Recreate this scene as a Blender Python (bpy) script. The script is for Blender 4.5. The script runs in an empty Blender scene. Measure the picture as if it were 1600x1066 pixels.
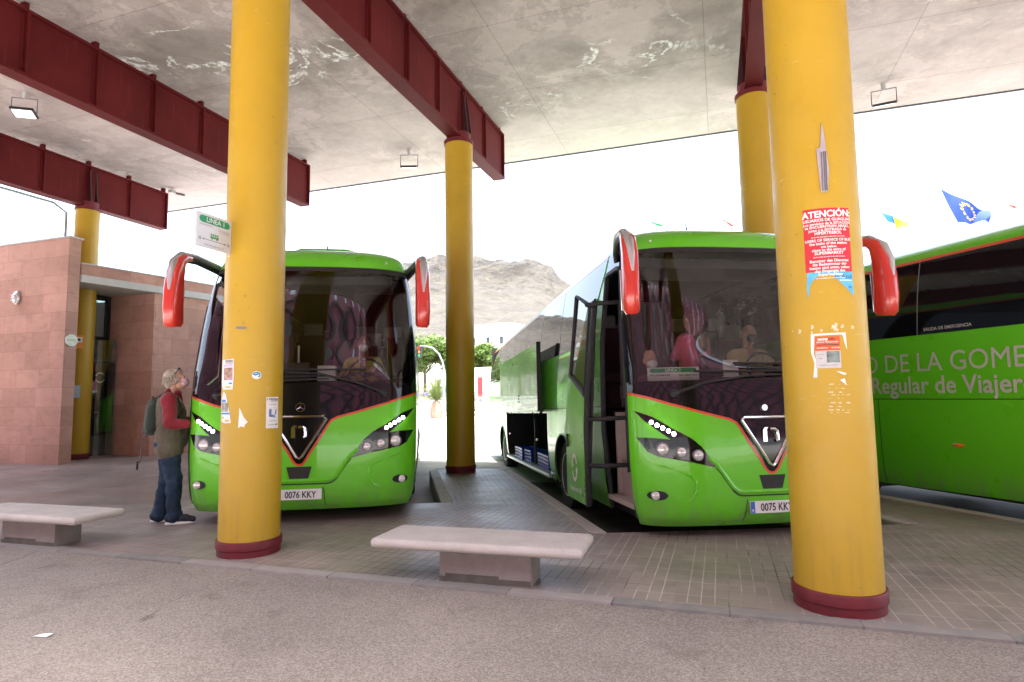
import bpy, bmesh, math, random
import numpy as np
from mathutils import Vector, Matrix, noise
random.seed(7)
R = math.radians
sc = bpy.context.scene
C = sc.collection
# ------------------------------------------------------------------ camera, sky, sun, exposure
EYE = 1.38
cam_d = bpy.data.cameras.new('camera'); cam = bpy.data.objects.new('camera', cam_d); C.objects.link(cam)
cam_d.sensor_width = 36.0; cam_d.lens = 21.465; cam_d.clip_start = 0.05; cam_d.clip_end = 6000
def _ray(x, y): return Vector(((x-800)/954.0, -(y-533)/954.0, -1.0))
_hz = lambda x: 619-0.0145*(x-800)
_up = _ray(1600, _hz(1600)).cross(_ray(0, _hz(0))).normalized()
if _up.y < 0: _up.negate()
_yd = _ray(1125, _hz(1125)).normalized(); _xd = _yd.cross(_up).normalized()
cam.matrix_world = Matrix.Translation((0, 0, EYE)) @ Matrix((_xd, _yd, _up)).to_4x4()
sc.camera = cam
SUN_EL, SUN_AZ = R(80), R(150)          # azimuth of the sun: 0 = +Y, clockwise
w = bpy.data.worlds.new('World'); sc.world = w; w.use_nodes = True
nt = w.node_tree; nt.nodes.clear()
sky = nt.nodes.new('ShaderNodeTexSky'); sky.sky_type = 'NISHITA'; sky.sun_disc = False
sky.sun_elevation = SUN_EL; sky.sun_rotation = SUN_AZ; sky.air_density = 1.0; sky.dust_density = 4.0; sky.ozone_density = 1.0
hs = nt.nodes.new('ShaderNodeHueSaturation'); hs.inputs['Saturation'].default_value = 0.75
bgn = nt.nodes.new('ShaderNodeBackground'); bgn.inputs['Strength'].default_value = 0.15
wo = nt.nodes.new('ShaderNodeOutputWorld')
nt.links.new(sky.outputs[0], hs.inputs['Color']); nt.links.new(hs.outputs[0], bgn.inputs[0]); nt.links.new(bgn.outputs[0], wo.inputs[0])
sl = bpy.data.lights.new('sun', 'SUN'); sun = bpy.data.objects.new('sun', sl); C.objects.link(sun)
sl.energy = 4.0; sl.angle = R(2); sl.color = (1.0, 0.97, 0.93)
sun.rotation_euler = (math.pi/2-SUN_EL, 0, math.pi-SUN_AZ)
sc.view_settings.view_transform = 'Standard'; sc.view_settings.look = 'None'
sc.view_settings.gamma = 1.0; sc.view_settings.exposure = 2.75
sc.cycles.max_bounces = 8; sc.cycles.diffuse_bounces = 5; sc.cycles.glossy_bounces = 4; sc.cycles.transparent_max_bounces = 12

# ------------------------------------------------------------------ materials
def newmat(name):
    m = bpy.data.materials.new(name); m.use_nodes = True
    n = m.node_tree; n.nodes.clear()
    out = n.nodes.new('ShaderNodeOutputMaterial'); b = n.nodes.new('ShaderNodeBsdfPrincipled')
    n.links.new(b.outputs[0], out.inputs[0])
    return m, n, b
def N(n, t, **k):
    x = n.nodes.new(t)
    for a, v in k.items():
        if a in x.inputs.keys(): x.inputs[a].default_value = v
        else: setattr(x, a, v)
    return x
def ramp(n, src, stops, interp='LINEAR'):
    r = n.nodes.new('ShaderNodeValToRGB'); r.color_ramp.interpolation = interp
    e = r.color_ramp.elements
    while len(e) < len(stops): e.new(0.5)
    for i, (p, c) in enumerate(stops):
        e[i].position = p; e[i].color = (c, c, c, 1) if isinstance(c, (int, float)) else (*c, 1)
    n.links.new(src, r.inputs[0]); return r
def mixc(n, fac, a, b, blend='MIX'):
    x = n.nodes.new('ShaderNodeMix'); x.data_type = 'RGBA'; x.blend_type = blend
    def put(i, v):
        if isinstance(v, (int, float)): x.inputs[i].default_value = v if i == 0 else (v, v, v, 1)
        elif isinstance(v, tuple): x.inputs[i].default_value = (*v, 1)
        else: n.links.new(v, x.inputs[i])
    put(0, fac); put(6, a); put(7, b); return x.outputs[2]
def tc(n, scale=(1, 1, 1), rot=(0, 0, 0), kind='Object'):
    t = n.nodes.new('ShaderNodeTexCoord'); m = n.nodes.new('ShaderNodeMapping')
    m.inputs['Scale'].default_value = scale; m.inputs['Rotation'].default_value = rot
    n.links.new(t.outputs[kind], m.inputs[0]); return m.outputs[0]
def noi(n, vec, scale, detail=6, rough=0.6, dist=0.0):
    x = N(n, 'ShaderNodeTexNoise', Scale=scale, Detail=detail, Roughness=rough, Distortion=dist)
    n.links.new(vec, x.inputs['Vector']); return x.outputs['Fac']
def bump(n, b, h, strength=0.3, dist=0.01):
    x = N(n, 'ShaderNodeBump', Strength=strength, Distance=dist)
    n.links.new(h, x.inputs['Height']); n.links.new(x.outputs[0], b.inputs['Normal'])
def plain(name, col, rough=0.5, metal=0.0, var=0.12, scale=6.0, coat=0.0, spec=0.5, bmp=0.0):
    m, n, b = newmat(name)
    v = tc(n); f = noi(n, v, scale)
    r = ramp(n, f, [(0.3, tuple(c*(1-var) for c in col)), (0.7, tuple(min(1, c*(1+var)) for c in col))])
    n.links.new(r.outputs[0], b.inputs['Base Color'])
    b.inputs['Roughness'].default_value = rough; b.inputs['Metallic'].default_value = metal
    b.inputs['Coat Weight'].default_value = coat; b.inputs['Coat Roughness'].default_value = 0.03
    b.inputs['Specular IOR Level'].default_value = spec
    if bmp: bump(n, b, noi(n, v, scale*12), bmp, 0.004)
    return m
def emit(name, col, s):
    m, n, b = newmat(name); b.inputs['Base Color'].default_value = (*col, 1)
    b.inputs['Emission Color'].default_value = (*col, 1); b.inputs['Emission Strength'].default_value = s; return m
M = {}
M['green'] = plain('coach green paint', (0.125, 0.55, 0.016), 0.32, 0, 0.03, 2.0, coat=0.55, spec=0.3)
def m_paint():
    m = M['green']; n = m.node_tree; b = n.nodes['Principled BSDF']; src = b.inputs['Base Color'].links[0].from_socket
    v = tc(n); sp = n.nodes.new('ShaderNodeSeparateXYZ'); n.links.new(v, sp.inputs[0])
    lo = ramp(n, sp.outputs[2], [(0.10, 0.8), (0.55, 0.0)]).outputs[0]; st = ramp(n, noi(n, tc(n, (5, 5, 1.5)), 1.6, 7, .7), [(0.42, 0.0), (0.75, 0.9)]).outputs[0]
    x = N(n, 'ShaderNodeMath', operation='MULTIPLY'); n.links.new(lo, x.inputs[0]); n.links.new(st, x.inputs[1])
    c = mixc(n, x.outputs[0], src, (0.20, 0.19, 0.14)); n.links.new(c, b.inputs['Base Color'])
    r = ramp(n, noi(n, v, 3.0, 6), [(0.35, 0.26), (0.7, 0.42)]).outputs[0]; n.links.new(r, b.inputs['Roughness'])
m_paint()
M['green_dull'] = plain('green trim', (0.06, 0.26, 0.03), 0.4, 0, 0.05, coat=0.6)
M['red_line'] = plain('orange red line', (0.62, 0.06, 0.02), 0.35, 0, 0.05, coat=0.5)
M['mirror_red'] = plain('red mirror shell', (0.58, 0.03, 0.015), 0.3, 0, 0.06, coat=0.8)
M['black_gloss'] = plain('black gloss', (0.006, 0.006, 0.008), 0.06, 0, 0.1, spec=0.45)
M['glass_black'] = plain('tinted side glass', (0.006, 0.007, 0.009), 0.03, 0, 0.1)
M['black'] = plain('black rubber', (0.014, 0.014, 0.015), 0.55, 0, 0.3)
M['dark'] = plain('dark interior', (0.018, 0.018, 0.020), 0.7, 0, 0.2)
M['grey_pl'] = plain('grey plastic', (0.16, 0.16, 0.17), 0.5, 0, 0.1)
M['beige_pl'] = plain('beige lining', (0.42, 0.35, 0.31), 0.55, 0, 0.06)
M['silver'] = plain('silver metal', (0.55, 0.55, 0.56), 0.3, 0.9, 0.06)
M['alu'] = plain('aluminium', (0.6, 0.6, 0.6), 0.38, 0.8, 0.08)
M['chrome'] = plain('chrome', (0.75, 0.75, 0.76), 0.08, 1.0, 0.02)
M['white'] = plain('white paint', (0.75, 0.75, 0.74), 0.5, 0, 0.04)
M['white_rim'] = plain('wheel white', (0.68, 0.66, 0.63), 0.4, 0.1, 0.1)
M['tyre'] = plain('tyre rubber', (0.02, 0.02, 0.02), 0.8, 0, 0.25, 20)
M['led'] = emit('led lamp', (0.95, 0.97, 1.0), 4.0)
M['lens'] = plain('lamp lens', (0.62, 0.62, 0.60), 0.12, 0.25, 0.25, 60, coat=1.0)
M['amber'] = plain('amber lens', (0.8, 0.2, 0.01), 0.2, 0, 0.1, coat=1)
M['seat'] = plain('maroon seat fabric', (0.05, 0.014, 0.022), 0.85, 0, 0.3, 30)
M['seat_grey'] = plain('grey headrest', (0.14, 0.13, 0.125), 0.7, 0, 0.1)
M['ink'] = plain('black ink', (0.02, 0.02, 0.025), 0.6, 0, 0.1)
M['blue'] = plain('plate blue', (0.02, 0.12, 0.5), 0.45, 0, 0.05)
M['crate_blue'] = plain('blue crate plastic', (0.01, 0.08, 0.55), 0.4, 0, 0.1)
M['livery_grey'] = plain('pale lettering', (0.55, 0.50, 0.47), 0.45, 0, 0.04)
M['white_ink'] = plain('white lettering', (0.8, 0.8, 0.78), 0.5, 0, 0.03)
M['paper'] = plain('paper', (0.70, 0.69, 0.66), 0.7, 0, 0.07, 12)
M['screen_black'] = plain('screen back', (0.012, 0.012, 0.013), 0.4, 0, 0.1)
def m_windscreen():
    m = bpy.data.materials.new('windscreen glass'); m.use_nodes = True; n = m.node_tree; n.nodes.clear()
    out = n.nodes.new('ShaderNodeOutputMaterial')
    tr = N(n, 'ShaderNodeBsdfTransparent', Color=(0.64, 0.65, 0.63, 1))
    gl = N(n, 'ShaderNodeBsdfGlossy', Color=(1, 1, 1, 1), Roughness=0.0)
    fr = N(n, 'ShaderNodeFresnel', IOR=1.57)
    mx = n.nodes.new('ShaderNodeMixShader')
    n.links.new(fr.outputs[0], mx.inputs[0]); n.links.new(tr.outputs[0], mx.inputs[1]); n.links.new(gl.outputs[0], mx.inputs[2]); n.links.new(mx.outputs[0], out.inputs[0])
    return m
M['windscreen'] = m_windscreen()
def m_yellow():
    m, n, b = newmat('yellow column paint'); v = tc(n)
    big = noi(n, v, 1.3, 5); sm = noi(n, tc(n, (14, 14, 1.2)), 1.5, 6, 0.7)
    c = ramp(n, big, [(0.3, (0.42, 0.258, 0.012)), (0.7, (0.48, 0.302, 0.017))]).outputs[0]
    sep = n.nodes.new('ShaderNodeSeparateXYZ'); n.links.new(tc(n), sep.inputs[0])
    low = ramp(n, sep.outputs[2], [(0.02, 1.0), (0.75, 0.0)]).outputs[0]
    dirt = ramp(n, sm, [(0.48, 0.0), (0.72, 1.0)]).outputs[0]
    f = N(n, 'ShaderNodeMath', operation='MULTIPLY'); n.links.new(low, f.inputs[0]); n.links.new(dirt, f.inputs[1])
    f2 = N(n, 'ShaderNodeMath', operation='MULTIPLY'); n.links.new(f.outputs[0], f2.inputs[0]); f2.inputs[1].default_value = 0.4
    c = mixc(n, f2.outputs[0], c, (0.16, 0.11, 0.05))
    chip = ramp(n, noi(n, v, 26, 3, 0.5), [(0.672, 0.0), (0.70, 1.0)]).outputs[0]
    chm = ramp(n, noi(n, v, 2.2, 3), [(0.52, 0.0), (0.62, 0.6)]).outputs[0]
    cf = N(n, 'ShaderNodeMath', operation='MULTIPLY'); n.links.new(chip, cf.inputs[0]); n.links.new(chm, cf.inputs[1])
    c = mixc(n, cf.outputs[0], c, (0.16, 0.10, 0.05))
    scf = N(n, 'ShaderNodeMath', operation='MULTIPLY'); n.links.new(ramp(n, noi(n, tc(n, (6, 6, 22)), 1.3, 5, .7), [(0.62, 0.0), (0.70, 0.5)]).outputs[0], scf.inputs[0]); n.links.new(ramp(n, noi(n, v, 1.7, 3), [(0.52, 0.0), (0.62, 1.0)]).outputs[0], scf.inputs[1])
    c = mixc(n, scf.outputs[0], c, (0.62, 0.50, 0.27))
    n.links.new(ramp(n, noi(n, v, 5, 6, .65), [(0.35, 0.34), (0.68, 0.58)]).outputs[0], b.inputs['Roughness'])
    n.links.new(c, b.inputs['Base Color'])
    bump(n, b, noi(n, v, 30, 4), 0.08, 0.004); return m
M['yellow'] = m_yellow()
M['ring_red'] = plain('dark red ring paint', (0.125, 0.006, 0.012), 0.55, 0, 0.25, 9, bmp=0.1)
def m_maroon():
    m, n, b = newmat('maroon steel paint'); v = tc(n)
    f = noi(n, v, 0.9, 6); s = noi(n, tc(n, (9, 9, 0.7)), 1.4, 6, 0.7)
    c = ramp(n, f, [(0.3, (0.080, 0.0060, 0.0075)), (0.7, (0.120, 0.011, 0.013))]).outputs[0]
    c = mixc(n, ramp(n, s, [(0.56, 0.0), (0.76, 0.28)]).outputs[0], c, (0.22, 0.07, 0.065))
    c = mixc(n, ramp(n, noi(n, v, 40, 3), [(0.66, 0.0), (0.72, 0.8)]).outputs[0], c, (0.05, 0.012, 0.012))
    n.links.new(c, b.inputs['Base Color']); b.inputs['Roughness'].default_value = 0.65; b.inputs['Specular IOR Level'].default_value = 0.15; return m
M['maroon'] = m_maroon()
M['maroon_dark'] = plain('dark maroon steel', (0.05, 0.010, 0.013), 0.6, 0, 0.2)
def m_ceiling():
    m, n, b = newmat('stained concrete slab'); v = tc(n)
    def mul(a, c): 
        x = N(n, 'ShaderNodeMath', operation='MULTIPLY'); n.links.new(a, x.inputs[0])
        if isinstance(c, float): x.inputs[1].default_value = c
        else: n.links.new(c, x.inputs[1])
        return x.outputs[0]
    g = noi(n, v, 3.0, 9, 0.7, 0.1)
    c = ramp(n, g, [(0.28, (0.42, 0.350, 0.338)), (0.72, (0.53, 0.455, 0.445))]).outputs[0]
    # damp side of the slab: stains gather away from the outer edge
    sp = n.nodes.new('ShaderNodeSeparateXYZ'); n.links.new(v, sp.inputs[0])
    wet = ramp(n, noi(n, v, 0.30, 3), [(0.3, 0.0), (0.7, 1.0)]).outputs[0]
    ad = N(n, 'ShaderNodeMath', operation='MULTIPLY_ADD'); n.links.new(sp.outputs[1], ad.inputs[0]); ad.inputs[1].default_value = -0.105; n.links.new(wet, ad.inputs[2]); a0 = ad; ad = N(n, 'ShaderNodeMath', operation='ADD'); n.links.new(a0.outputs[0], ad.inputs[0]); ad.inputs[1].default_value = 0.98
    side = ramp(n, ad.outputs[0], [(0.10, 0.22), (0.75, 1.0)]).outputs[0]
    blot = noi(n, v, 0.85, 10, 0.68, 0.35)
    st = mul(ramp(n, blot, [(0.47, 0.0), (0.53, 0.45), (0.64, 0.75)]).outputs[0], side)
    c = mixc(n, st, c, ramp(n, noi(n, v, 7, 6), [(0.3, (0.15, 0.125, 0.112)), (0.7, (0.28, 0.235, 0.21))]).outputs[0])
    tide = mul(ramp(n, blot, [(0.455, 0.0), (0.475, 0.5), (0.50, 0.0)]).outputs[0], side)
    c = mixc(n, tide, c, (0.20, 0.165, 0.145))
    wv = noi(n, v, 0.95, 10, 0.58, 0.5)
    vein = ramp(n, wv, [(0.474, 0.0), (0.490, 1.0), (0.508, 1.0), (0.526, 0.0)]).outputs[0]
    patch = mul(ramp(n, noi(n, v, 0.42, 5, 0.55, 0.3), [(0.53, 0.0), (0.60, 1.0)]).outputs[0], ramp(n, ad.outputs[0], [(0.30, 0.0), (0.60, 1.0)]).outputs[0])
    c = mixc(n, mul(patch, 0.45), c, (0.19, 0.165, 0.15))
    brk = ramp(n, noi(n, v, 8, 5), [(0.40, 0.0), (0.55, 1.0)]).outputs[0]
    c = mixc(n, mul(mul(vein, patch), brk), c, (0.80, 0.79, 0.78))
    pit = ramp(n, noi(n, v, 48, 2), [(0.70, 0.0), (0.75, 0.6)]).outputs[0]
    c = mixc(n, pit, c, (0.15, 0.12, 0.11))
    br = N(n, 'ShaderNodeTexBrick', Scale=1.0, offset=0.0)
    for k, val in (('Brick Width', 3.4), ('Row Height', 2.25), ('Mortar Size', 0.010), ('Mortar Smooth', 0.5), ('Color1', (1, 1, 1, 1)), ('Color2', (0.93, 0.93, 0.93, 1)), ('Mortar', (0.66, 0.64, 0.62, 1))): br.inputs[k].default_value = val
    n.links.new(tc(n), br.inputs['Vector'])
    c = mixc(n, 1.0, c, br.outputs[0], 'MULTIPLY')
    n.links.new(c, b.inputs['Base Color']); b.inputs['Roughness'].default_value = 0.85
    bump(n, b, g, 0.25, 0.02); return m
M['ceiling'] = m_ceiling()
def m_concrete(name, c0, c1, scale=5.0, speck=0.0):
    m, n, b = newmat(name); v = tc(n)
    c = ramp(n, noi(n, v, scale, 8, 0.65), [(0.3, c0), (0.7, c1)]).outputs[0]
    if speck: c = mixc(n, ramp(n, noi(n, v, 130, 2), [(0.60, 0.0), (0.68, speck)]).outputs[0], c, (0.12, 0.10, 0.09))
    n.links.new(c, b.inputs['Base Color']); b.inputs['Roughness'].default_value = 0.8
    bump(n, b, noi(n, v, 90, 4), 0.25, 0.004); return m
M['bench_top'] = m_concrete('bench concrete', (0.42, 0.385, 0.35), (0.53, 0.49, 0.45), 4, 0.5)
M['bench_base'] = m_concrete('bench base concrete', (0.22, 0.195, 0.175), (0.31, 0.275, 0.25), 5, 0.5)
M['kerb'] = m_concrete('kerb concrete', (0.30, 0.272, 0.245), (0.40, 0.365, 0.33), 3, 0.3)
M['lintel'] = m_concrete('pale concrete', (0.42, 0.42, 0.41), (0.5, 0.5, 0.49), 2)
def m_asphalt():
    m, n, b = newmat('worn aggregate asphalt'); v = tc(n)
    ag = N(n, 'ShaderNodeTexVoronoi', Scale=120.0); n.links.new(v, ag.inputs['Vector'])
    c = ramp(n, noi(n, v, 130, 5, 0.75), [(0.30, (0.160, 0.142, 0.124)), (0.5, (0.248, 0.222, 0.196)), (0.72, (0.36, 0.332, 0.295))]).outputs[0]
    sp = n.nodes.new('ShaderNodeSeparateColor'); n.links.new(ag.outputs['Color'], sp.inputs[0])
    c = mixc(n, 0.45, c, ramp(n, sp.outputs[0], [(0.0, (0.12, 0.10, 0.09)), (0.5, (0.28, 0.24, 0.21)), (1.0, (0.47, 0.42, 0.37))]).outputs[0])
    big = ramp(n, noi(n, v, 0.7, 6, 0.6), [(0.35, (0.80, 0.79, 0.78)), (0.65, (1.08, 1.07, 1.06))]).outputs[0]
    c = mixc(n, 1.0, c, big, 'MULTIPLY')
    oil = ramp(n, noi(n, v, 1.9, 5, 0.6), [(0.60, 0.0), (0.72, 0.42)]).outputs[0]
    c = mixc(n, oil, c, (0.10, 0.075, 0.062))
    dv = noi(n, v, 2.2, 3)   # crack lines
    mp = tc(n, (0.55, 0.22, 1)); vo = N(n, 'ShaderNodeTexVoronoi', Scale=1.0, feature='DISTANCE_TO_EDGE')
    ad = N(n, 'ShaderNodeVectorMath', operation='ADD'); nc = N(n, 'ShaderNodeTexNoise', Scale=3.0, Detail=5.0); n.links.new(mp, nc.inputs['Vector'])
    ms = N(n, 'ShaderNodeVectorMath', operation='SCALE', Scale=0.25); n.links.new(nc.outputs['Color'], ms.inputs[0])
    n.links.new(mp, ad.inputs[0]); n.links.new(ms.outputs[0], ad.inputs[1]); n.links.new(ad.outputs[0], vo.inputs['Vector'])
    ck = ramp(n, vo.outputs['Distance'], [(0.0, 0.75), (0.006, 0.0)]).outputs[0]
    gate = ramp(n, noi(n, v, 1.1, 4), [(0.54, 0.0), (0.62, 0.8)]).outputs[0]
    g = N(n, 'ShaderNodeMath', operation='MULTIPLY'); n.links.new(ck, g.inputs[0]); n.links.new(gate, g.inputs[1])
    c = mixc(n, g.outputs[0], c, (0.045, 0.037, 0.032))
    n.links.new(c, b.inputs['Base Color']); b.inputs['Roughness'].default_value = 0.85
    bump(n, b, noi(n, v, 140, 5, 0.75), 0.7, 0.006); b.inputs['Specular IOR Level'].default_value = 0.25; return m
M['asphalt'] = m_asphalt()
M['bay'] = m_concrete('smooth bay concrete', (0.20, 0.188, 0.172), (0.30, 0.28, 0.26), 1.2); M['bay'].node_tree.nodes['Principled BSDF'].inputs['Specular IOR Level'].default_value = 0.1
M['street'] = m_concrete('sunlit street', (0.34, 0.32, 0.30), (0.42, 0.40, 0.38), 0.3)
M['earth'] = m_concrete('earth', (0.22, 0.19, 0.15), (0.32, 0.28, 0.22), 0.05)
def m_tiles(name, rot, dark):
    m, n, b = newmat(name); v = tc(n, rot=(0, 0, rot))
    wob = N(n, 'ShaderNodeTexNoise', Scale=6.0, Detail=2.0); n.links.new(v, wob.inputs['Vector'])
    ws = N(n, 'ShaderNodeVectorMath', operation='SCALE', Scale=0.006); n.links.new(wob.outputs['Color'], ws.inputs[0])
    va = N(n, 'ShaderNodeVectorMath', operation='ADD'); n.links.new(v, va.inputs[0]); n.links.new(ws.outputs[0], va.inputs[1])
    def brick(bw, rh, ms, c1, c2, mo, smooth=0.15):
        x = N(n, 'ShaderNodeTexBrick', Scale=1.0, offset=0.0)
        for k, val in (('Brick Width', bw), ('Row Height', rh), ('Mortar Size', ms), ('Mortar Smooth', smooth), ('Color1', (*c1, 1)), ('Color2', (*c2, 1)), ('Mortar', (*mo, 1))): x.inputs[k].default_value = val
        n.links.new(va.outputs[0], x.inputs['Vector']); return x
    br = brick(0.088, 0.155, 0.0042, (0.255, 0.213, 0.190), (0.295, 0.248, 0.222), (0.50, 0.42, 0.375))
    br2 = brick(0.088, 0.155, 0.0042, (0.245, 0.204, 0.182), (0.285, 0.240, 0.215), (0.075, 0.06, 0.054))
    sel = ramp(n, noi(n, v, 0.55, 4, 0.55), [(0.50-dark, 0.0), (0.57-dark, 1.0)]).outputs[0]
    c = mixc(n, sel, br.outputs[0], br2.outputs[0])
    jt = brick(0.352, 0.31, 0.004, (1, 1, 1), (0.86, 0.86, 0.86), (0.55, 0.52, 0.5))
    c = mixc(n, 1.0, c, jt.outputs[0], 'MULTIPLY')
    big = ramp(n, noi(n, v, 1.1, 7, 0.65), [(0.32, (0.72, 0.72, 0.72)), (0.68, (1.22, 1.2, 1.18))]).outputs[0]
    c = mixc(n, 1.0, c, big, 'MULTIPLY')
    sp = ramp(n, noi(n, v, 11, 3), [(0.72, 0.0), (0.76, 0.7)]).outputs[0]
    c = mixc(n, sp, c, (0.06, 0.05, 0.045))
    n.links.new(c, b.inputs['Base Color'])
    rg = ramp(n, noi(n, v, 0.8, 5), [(0.35, 0.34), (0.65, 0.60)]).outputs[0]
    n.links.new(rg, b.inputs['Roughness'])
    inv = ramp(n, br.outputs['Fac'], [(0.0, 1.0), (1.0, 0.0)]).outputs[0]
    bump(n, b, inv, 0.35, 0.003); return m
M['tile_strip'] = m_tiles('ribbed pavement tiles', 0.0, 0.02)
M['tile_bay'] = m_tiles('ribbed island tiles', R(-27), 0.06)
def m_sandstone():
    m, n, b = newmat('pink sandstone cladding')
    t = n.nodes.new('ShaderNodeTexCoord'); s = n.nodes.new('ShaderNodeSeparateXYZ'); n.links.new(t.outputs['Object'], s.inputs[0])
    ad = N(n, 'ShaderNodeMath', operation='ADD'); n.links.new(s.outputs[0], ad.inputs[0]); n.links.new(s.outputs[1], ad.inputs[1])
    cb = n.nodes.new('ShaderNodeCombineXYZ'); n.links.new(ad.outputs[0], cb.inputs[0]); n.links.new(s.outputs[2], cb.inputs[1])
    br = N(n, 'ShaderNodeTexBrick', Scale=1.0, offset=0.37, squash=0.72)
    br.offset_frequency = 2; br.squash_frequency = 3
    for k, val in (('Brick Width', 0.78), ('Row Height', 0.43), ('Mortar Size', 0.004), ('Color1', (0.37, 0.205, 0.155, 1)), ('Color2', (0.49, 0.285, 0.225, 1)), ('Mortar', (0.28, 0.15, 0.12, 1))): br.inputs[k].default_value = val
    n.links.new(cb.outputs[0], br.inputs['Vector'])
    vv = N(n, 'ShaderNodeMapping'); vv.inputs['Rotation'].default_value = (0, 0, 0.5); vv.inputs['Scale'].default_value = (1.3, 2.6, 1)
    n.links.new(cb.outputs[0], vv.inputs[0])
    gr = noi(n, vv.outputs[0], 1.6, 8, 0.62, 1.6)
    c = mixc(n, ramp(n, gr, [(0.48, 0.0), (0.70, 0.38)]).outputs[0], br.outputs[0], (0.24, 0.115, 0.09))
    fl = ramp(n, noi(n, cb.outputs[0], 0.9, 5), [(0.3, (0.85, 0.84, 0.84)), (0.7, (1.12, 1.1, 1.08))]).outputs[0]
    c = mixc(n, 1.0, c, fl, 'MULTIPLY')
    n.links.new(c, b.inputs['Base Color']); b.inputs['Roughness'].default_value = 0.7
    bump(n, b, gr, 0.1, 0.004); return m
M['sandstone'] = m_sandstone()

# ------------------------------------------------------------------ mesh helpers
class MB:
    def __init__(s): s.v = []; s.f = []
    def add(s, v, f):
        o = len(s.v); s.v += [tuple(p) for p in v]; s.f += [tuple(i+o for i in q) for q in f]; return s
    def box(s, c, d, rz=0.0, rx=0.0, ry=0.0):
        m = Matrix.Rotation(rz, 3, 'Z') @ Matrix.Rotation(ry, 3, 'Y') @ Matrix.Rotation(rx, 3, 'X')
        v = [Vector(c) + m @ Vector((x*d[0]/2, y*d[1]/2, z*d[2]/2)) for x in (-1, 1) for y in (-1, 1) for z in (-1, 1)]
        return s.add(v, [(0, 1, 3, 2), (4, 6, 7, 5), (0, 4, 5, 1), (2, 3, 7, 6), (0, 2, 6, 4), (1, 5, 7, 3)])
    def loft(s, secs, cap=True, closed=True):
        n = len(secs[0]); v = [p for q in secs for p in q]; f = []
        for i in range(len(secs)-1):
            for j in range(n if closed else n-1):
                k = (j+1) % n; f.append((i*n+j, i*n+k, (i+1)*n+k, (i+1)*n+j))
        if cap and closed: f.append(tuple(range(n))[::-1]); f.append(tuple((len(secs)-1)*n+j for j in range(n)))
        return s.add(v, f)
    def tube(s, path, rad, seg=10, ry=None, cap=True, power=2.0):
        path = [Vector(p) for p in path]; secs = []
        rad = [rad]*len(path) if isinstance(rad, (int, float)) else rad
        up = None
        for i, p in enumerate(path):
            t = (path[min(i+1, len(path)-1)]-path[max(i-1, 0)]).normalized()
            if up is None: up = Vector((0, 0, 1)) if abs(t.z) < 0.9 else Vector((0, 1, 0))
            a = t.cross(up); a.normalize(); b = a.cross(t).normalized(); up = b
            r2 = rad[i] if ry is None else (ry if isinstance(ry, (int, float)) else ry[i])
            ring = []
            for k in range(seg):
                th = 2*math.pi*k/seg; cx, cy = math.cos(th), math.sin(th)
                cx = math.copysign(abs(cx)**(2/power), cx); cy = math.copysign(abs(cy)**(2/power), cy)
                ring.append(p+a*cx*rad[i]+b*cy*r2)
            secs.append(ring)
        return s.loft(secs, cap)
    def cyl(s, p0, p1, r0, r1=None, seg=24): return s.tube([p0, p1], [r0, r0 if r1 is None else r1], seg)
    def lathe(s, prof, c=(0, 0, 0), axis='Z', seg=32):
        secs = []
        for r, h in prof:
            ring = []
            for k in range(seg):
                th = 2*math.pi*k/seg; x, y = r*math.cos(th), r*math.sin(th)
                q = (x, y, h) if axis == 'Z' else ((h, x, y) if axis == 'X' else (y, h, x))
                ring.append((c[0]+q[0], c[1]+q[1], c[2]+q[2]))
            secs.append(ring)
        return s.loft(secs, True)
    def ell(s, c, r, seg=16, rings=10, rot=None):
        secs = []
        for i in range(1, rings):
            ph = math.pi*i/rings
            secs.append([Vector((r[0]*math.sin(ph)*math.cos(2*math.pi*k/seg), r[1]*math.sin(ph)*math.sin(2*math.pi*k/seg), -r[2]*math.cos(ph))) for k in range(seg)])
        if rot: secs = [[rot @ p for p in q] for q in secs]
        return s.loft([[Vector(c)+p for p in q] for q in secs])
    def prism(s, poly, z0, z1):
        n = len(poly)
        return s.add([(x, y, z0) for x, y in poly]+[(x, y, z1) for x, y in poly],
                     [tuple(range(n))[::-1], tuple(range(n, 2*n))]+[(i, (i+1) % n, n+(i+1) % n, n+i) for i in range(n)])
    def tf(s, m):
        s.v = [tuple(m @ Vector(p)) for p in s.v]; return s
    def build(s, name, mat, parent=None, smooth=True, bevel=0.0, merge=True, sharp=38, loc=None):
        me = bpy.data.meshes.new(name); me.from_pydata(s.v, [], s.f); me.validate()
        bm = bmesh.new(); bm.from_mesh(me)
        if merge: bmesh.ops.remove_doubles(bm, verts=bm.verts, dist=1e-5)
        bmesh.ops.recalc_face_normals(bm, faces=bm.faces)
        bm.to_mesh(me); bm.free()
        return link(name, me, mat, parent, smooth, bevel, sharp, loc)
def build_each(mb, name, mat, parent=None, **k):
    par = list(range(len(mb.v)))
    def find(a):
        while par[a] != a: par[a] = par[par[a]]; a = par[a]
        return a
    for f in mb.f:
        for i in f[1:]: par[find(i)] = find(f[0])
    gr = {}
    for f in mb.f: gr.setdefault(find(f[0]), []).append(f)
    for fs in gr.values():
        ix = sorted({i for f in fs for i in f}); mp = {i: q for q, i in enumerate(ix)}; m2 = MB()
        m2.add([mb.v[i] for i in ix], [tuple(mp[i] for i in f) for f in fs]); m2.build(name, mat, parent, **k)
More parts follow.
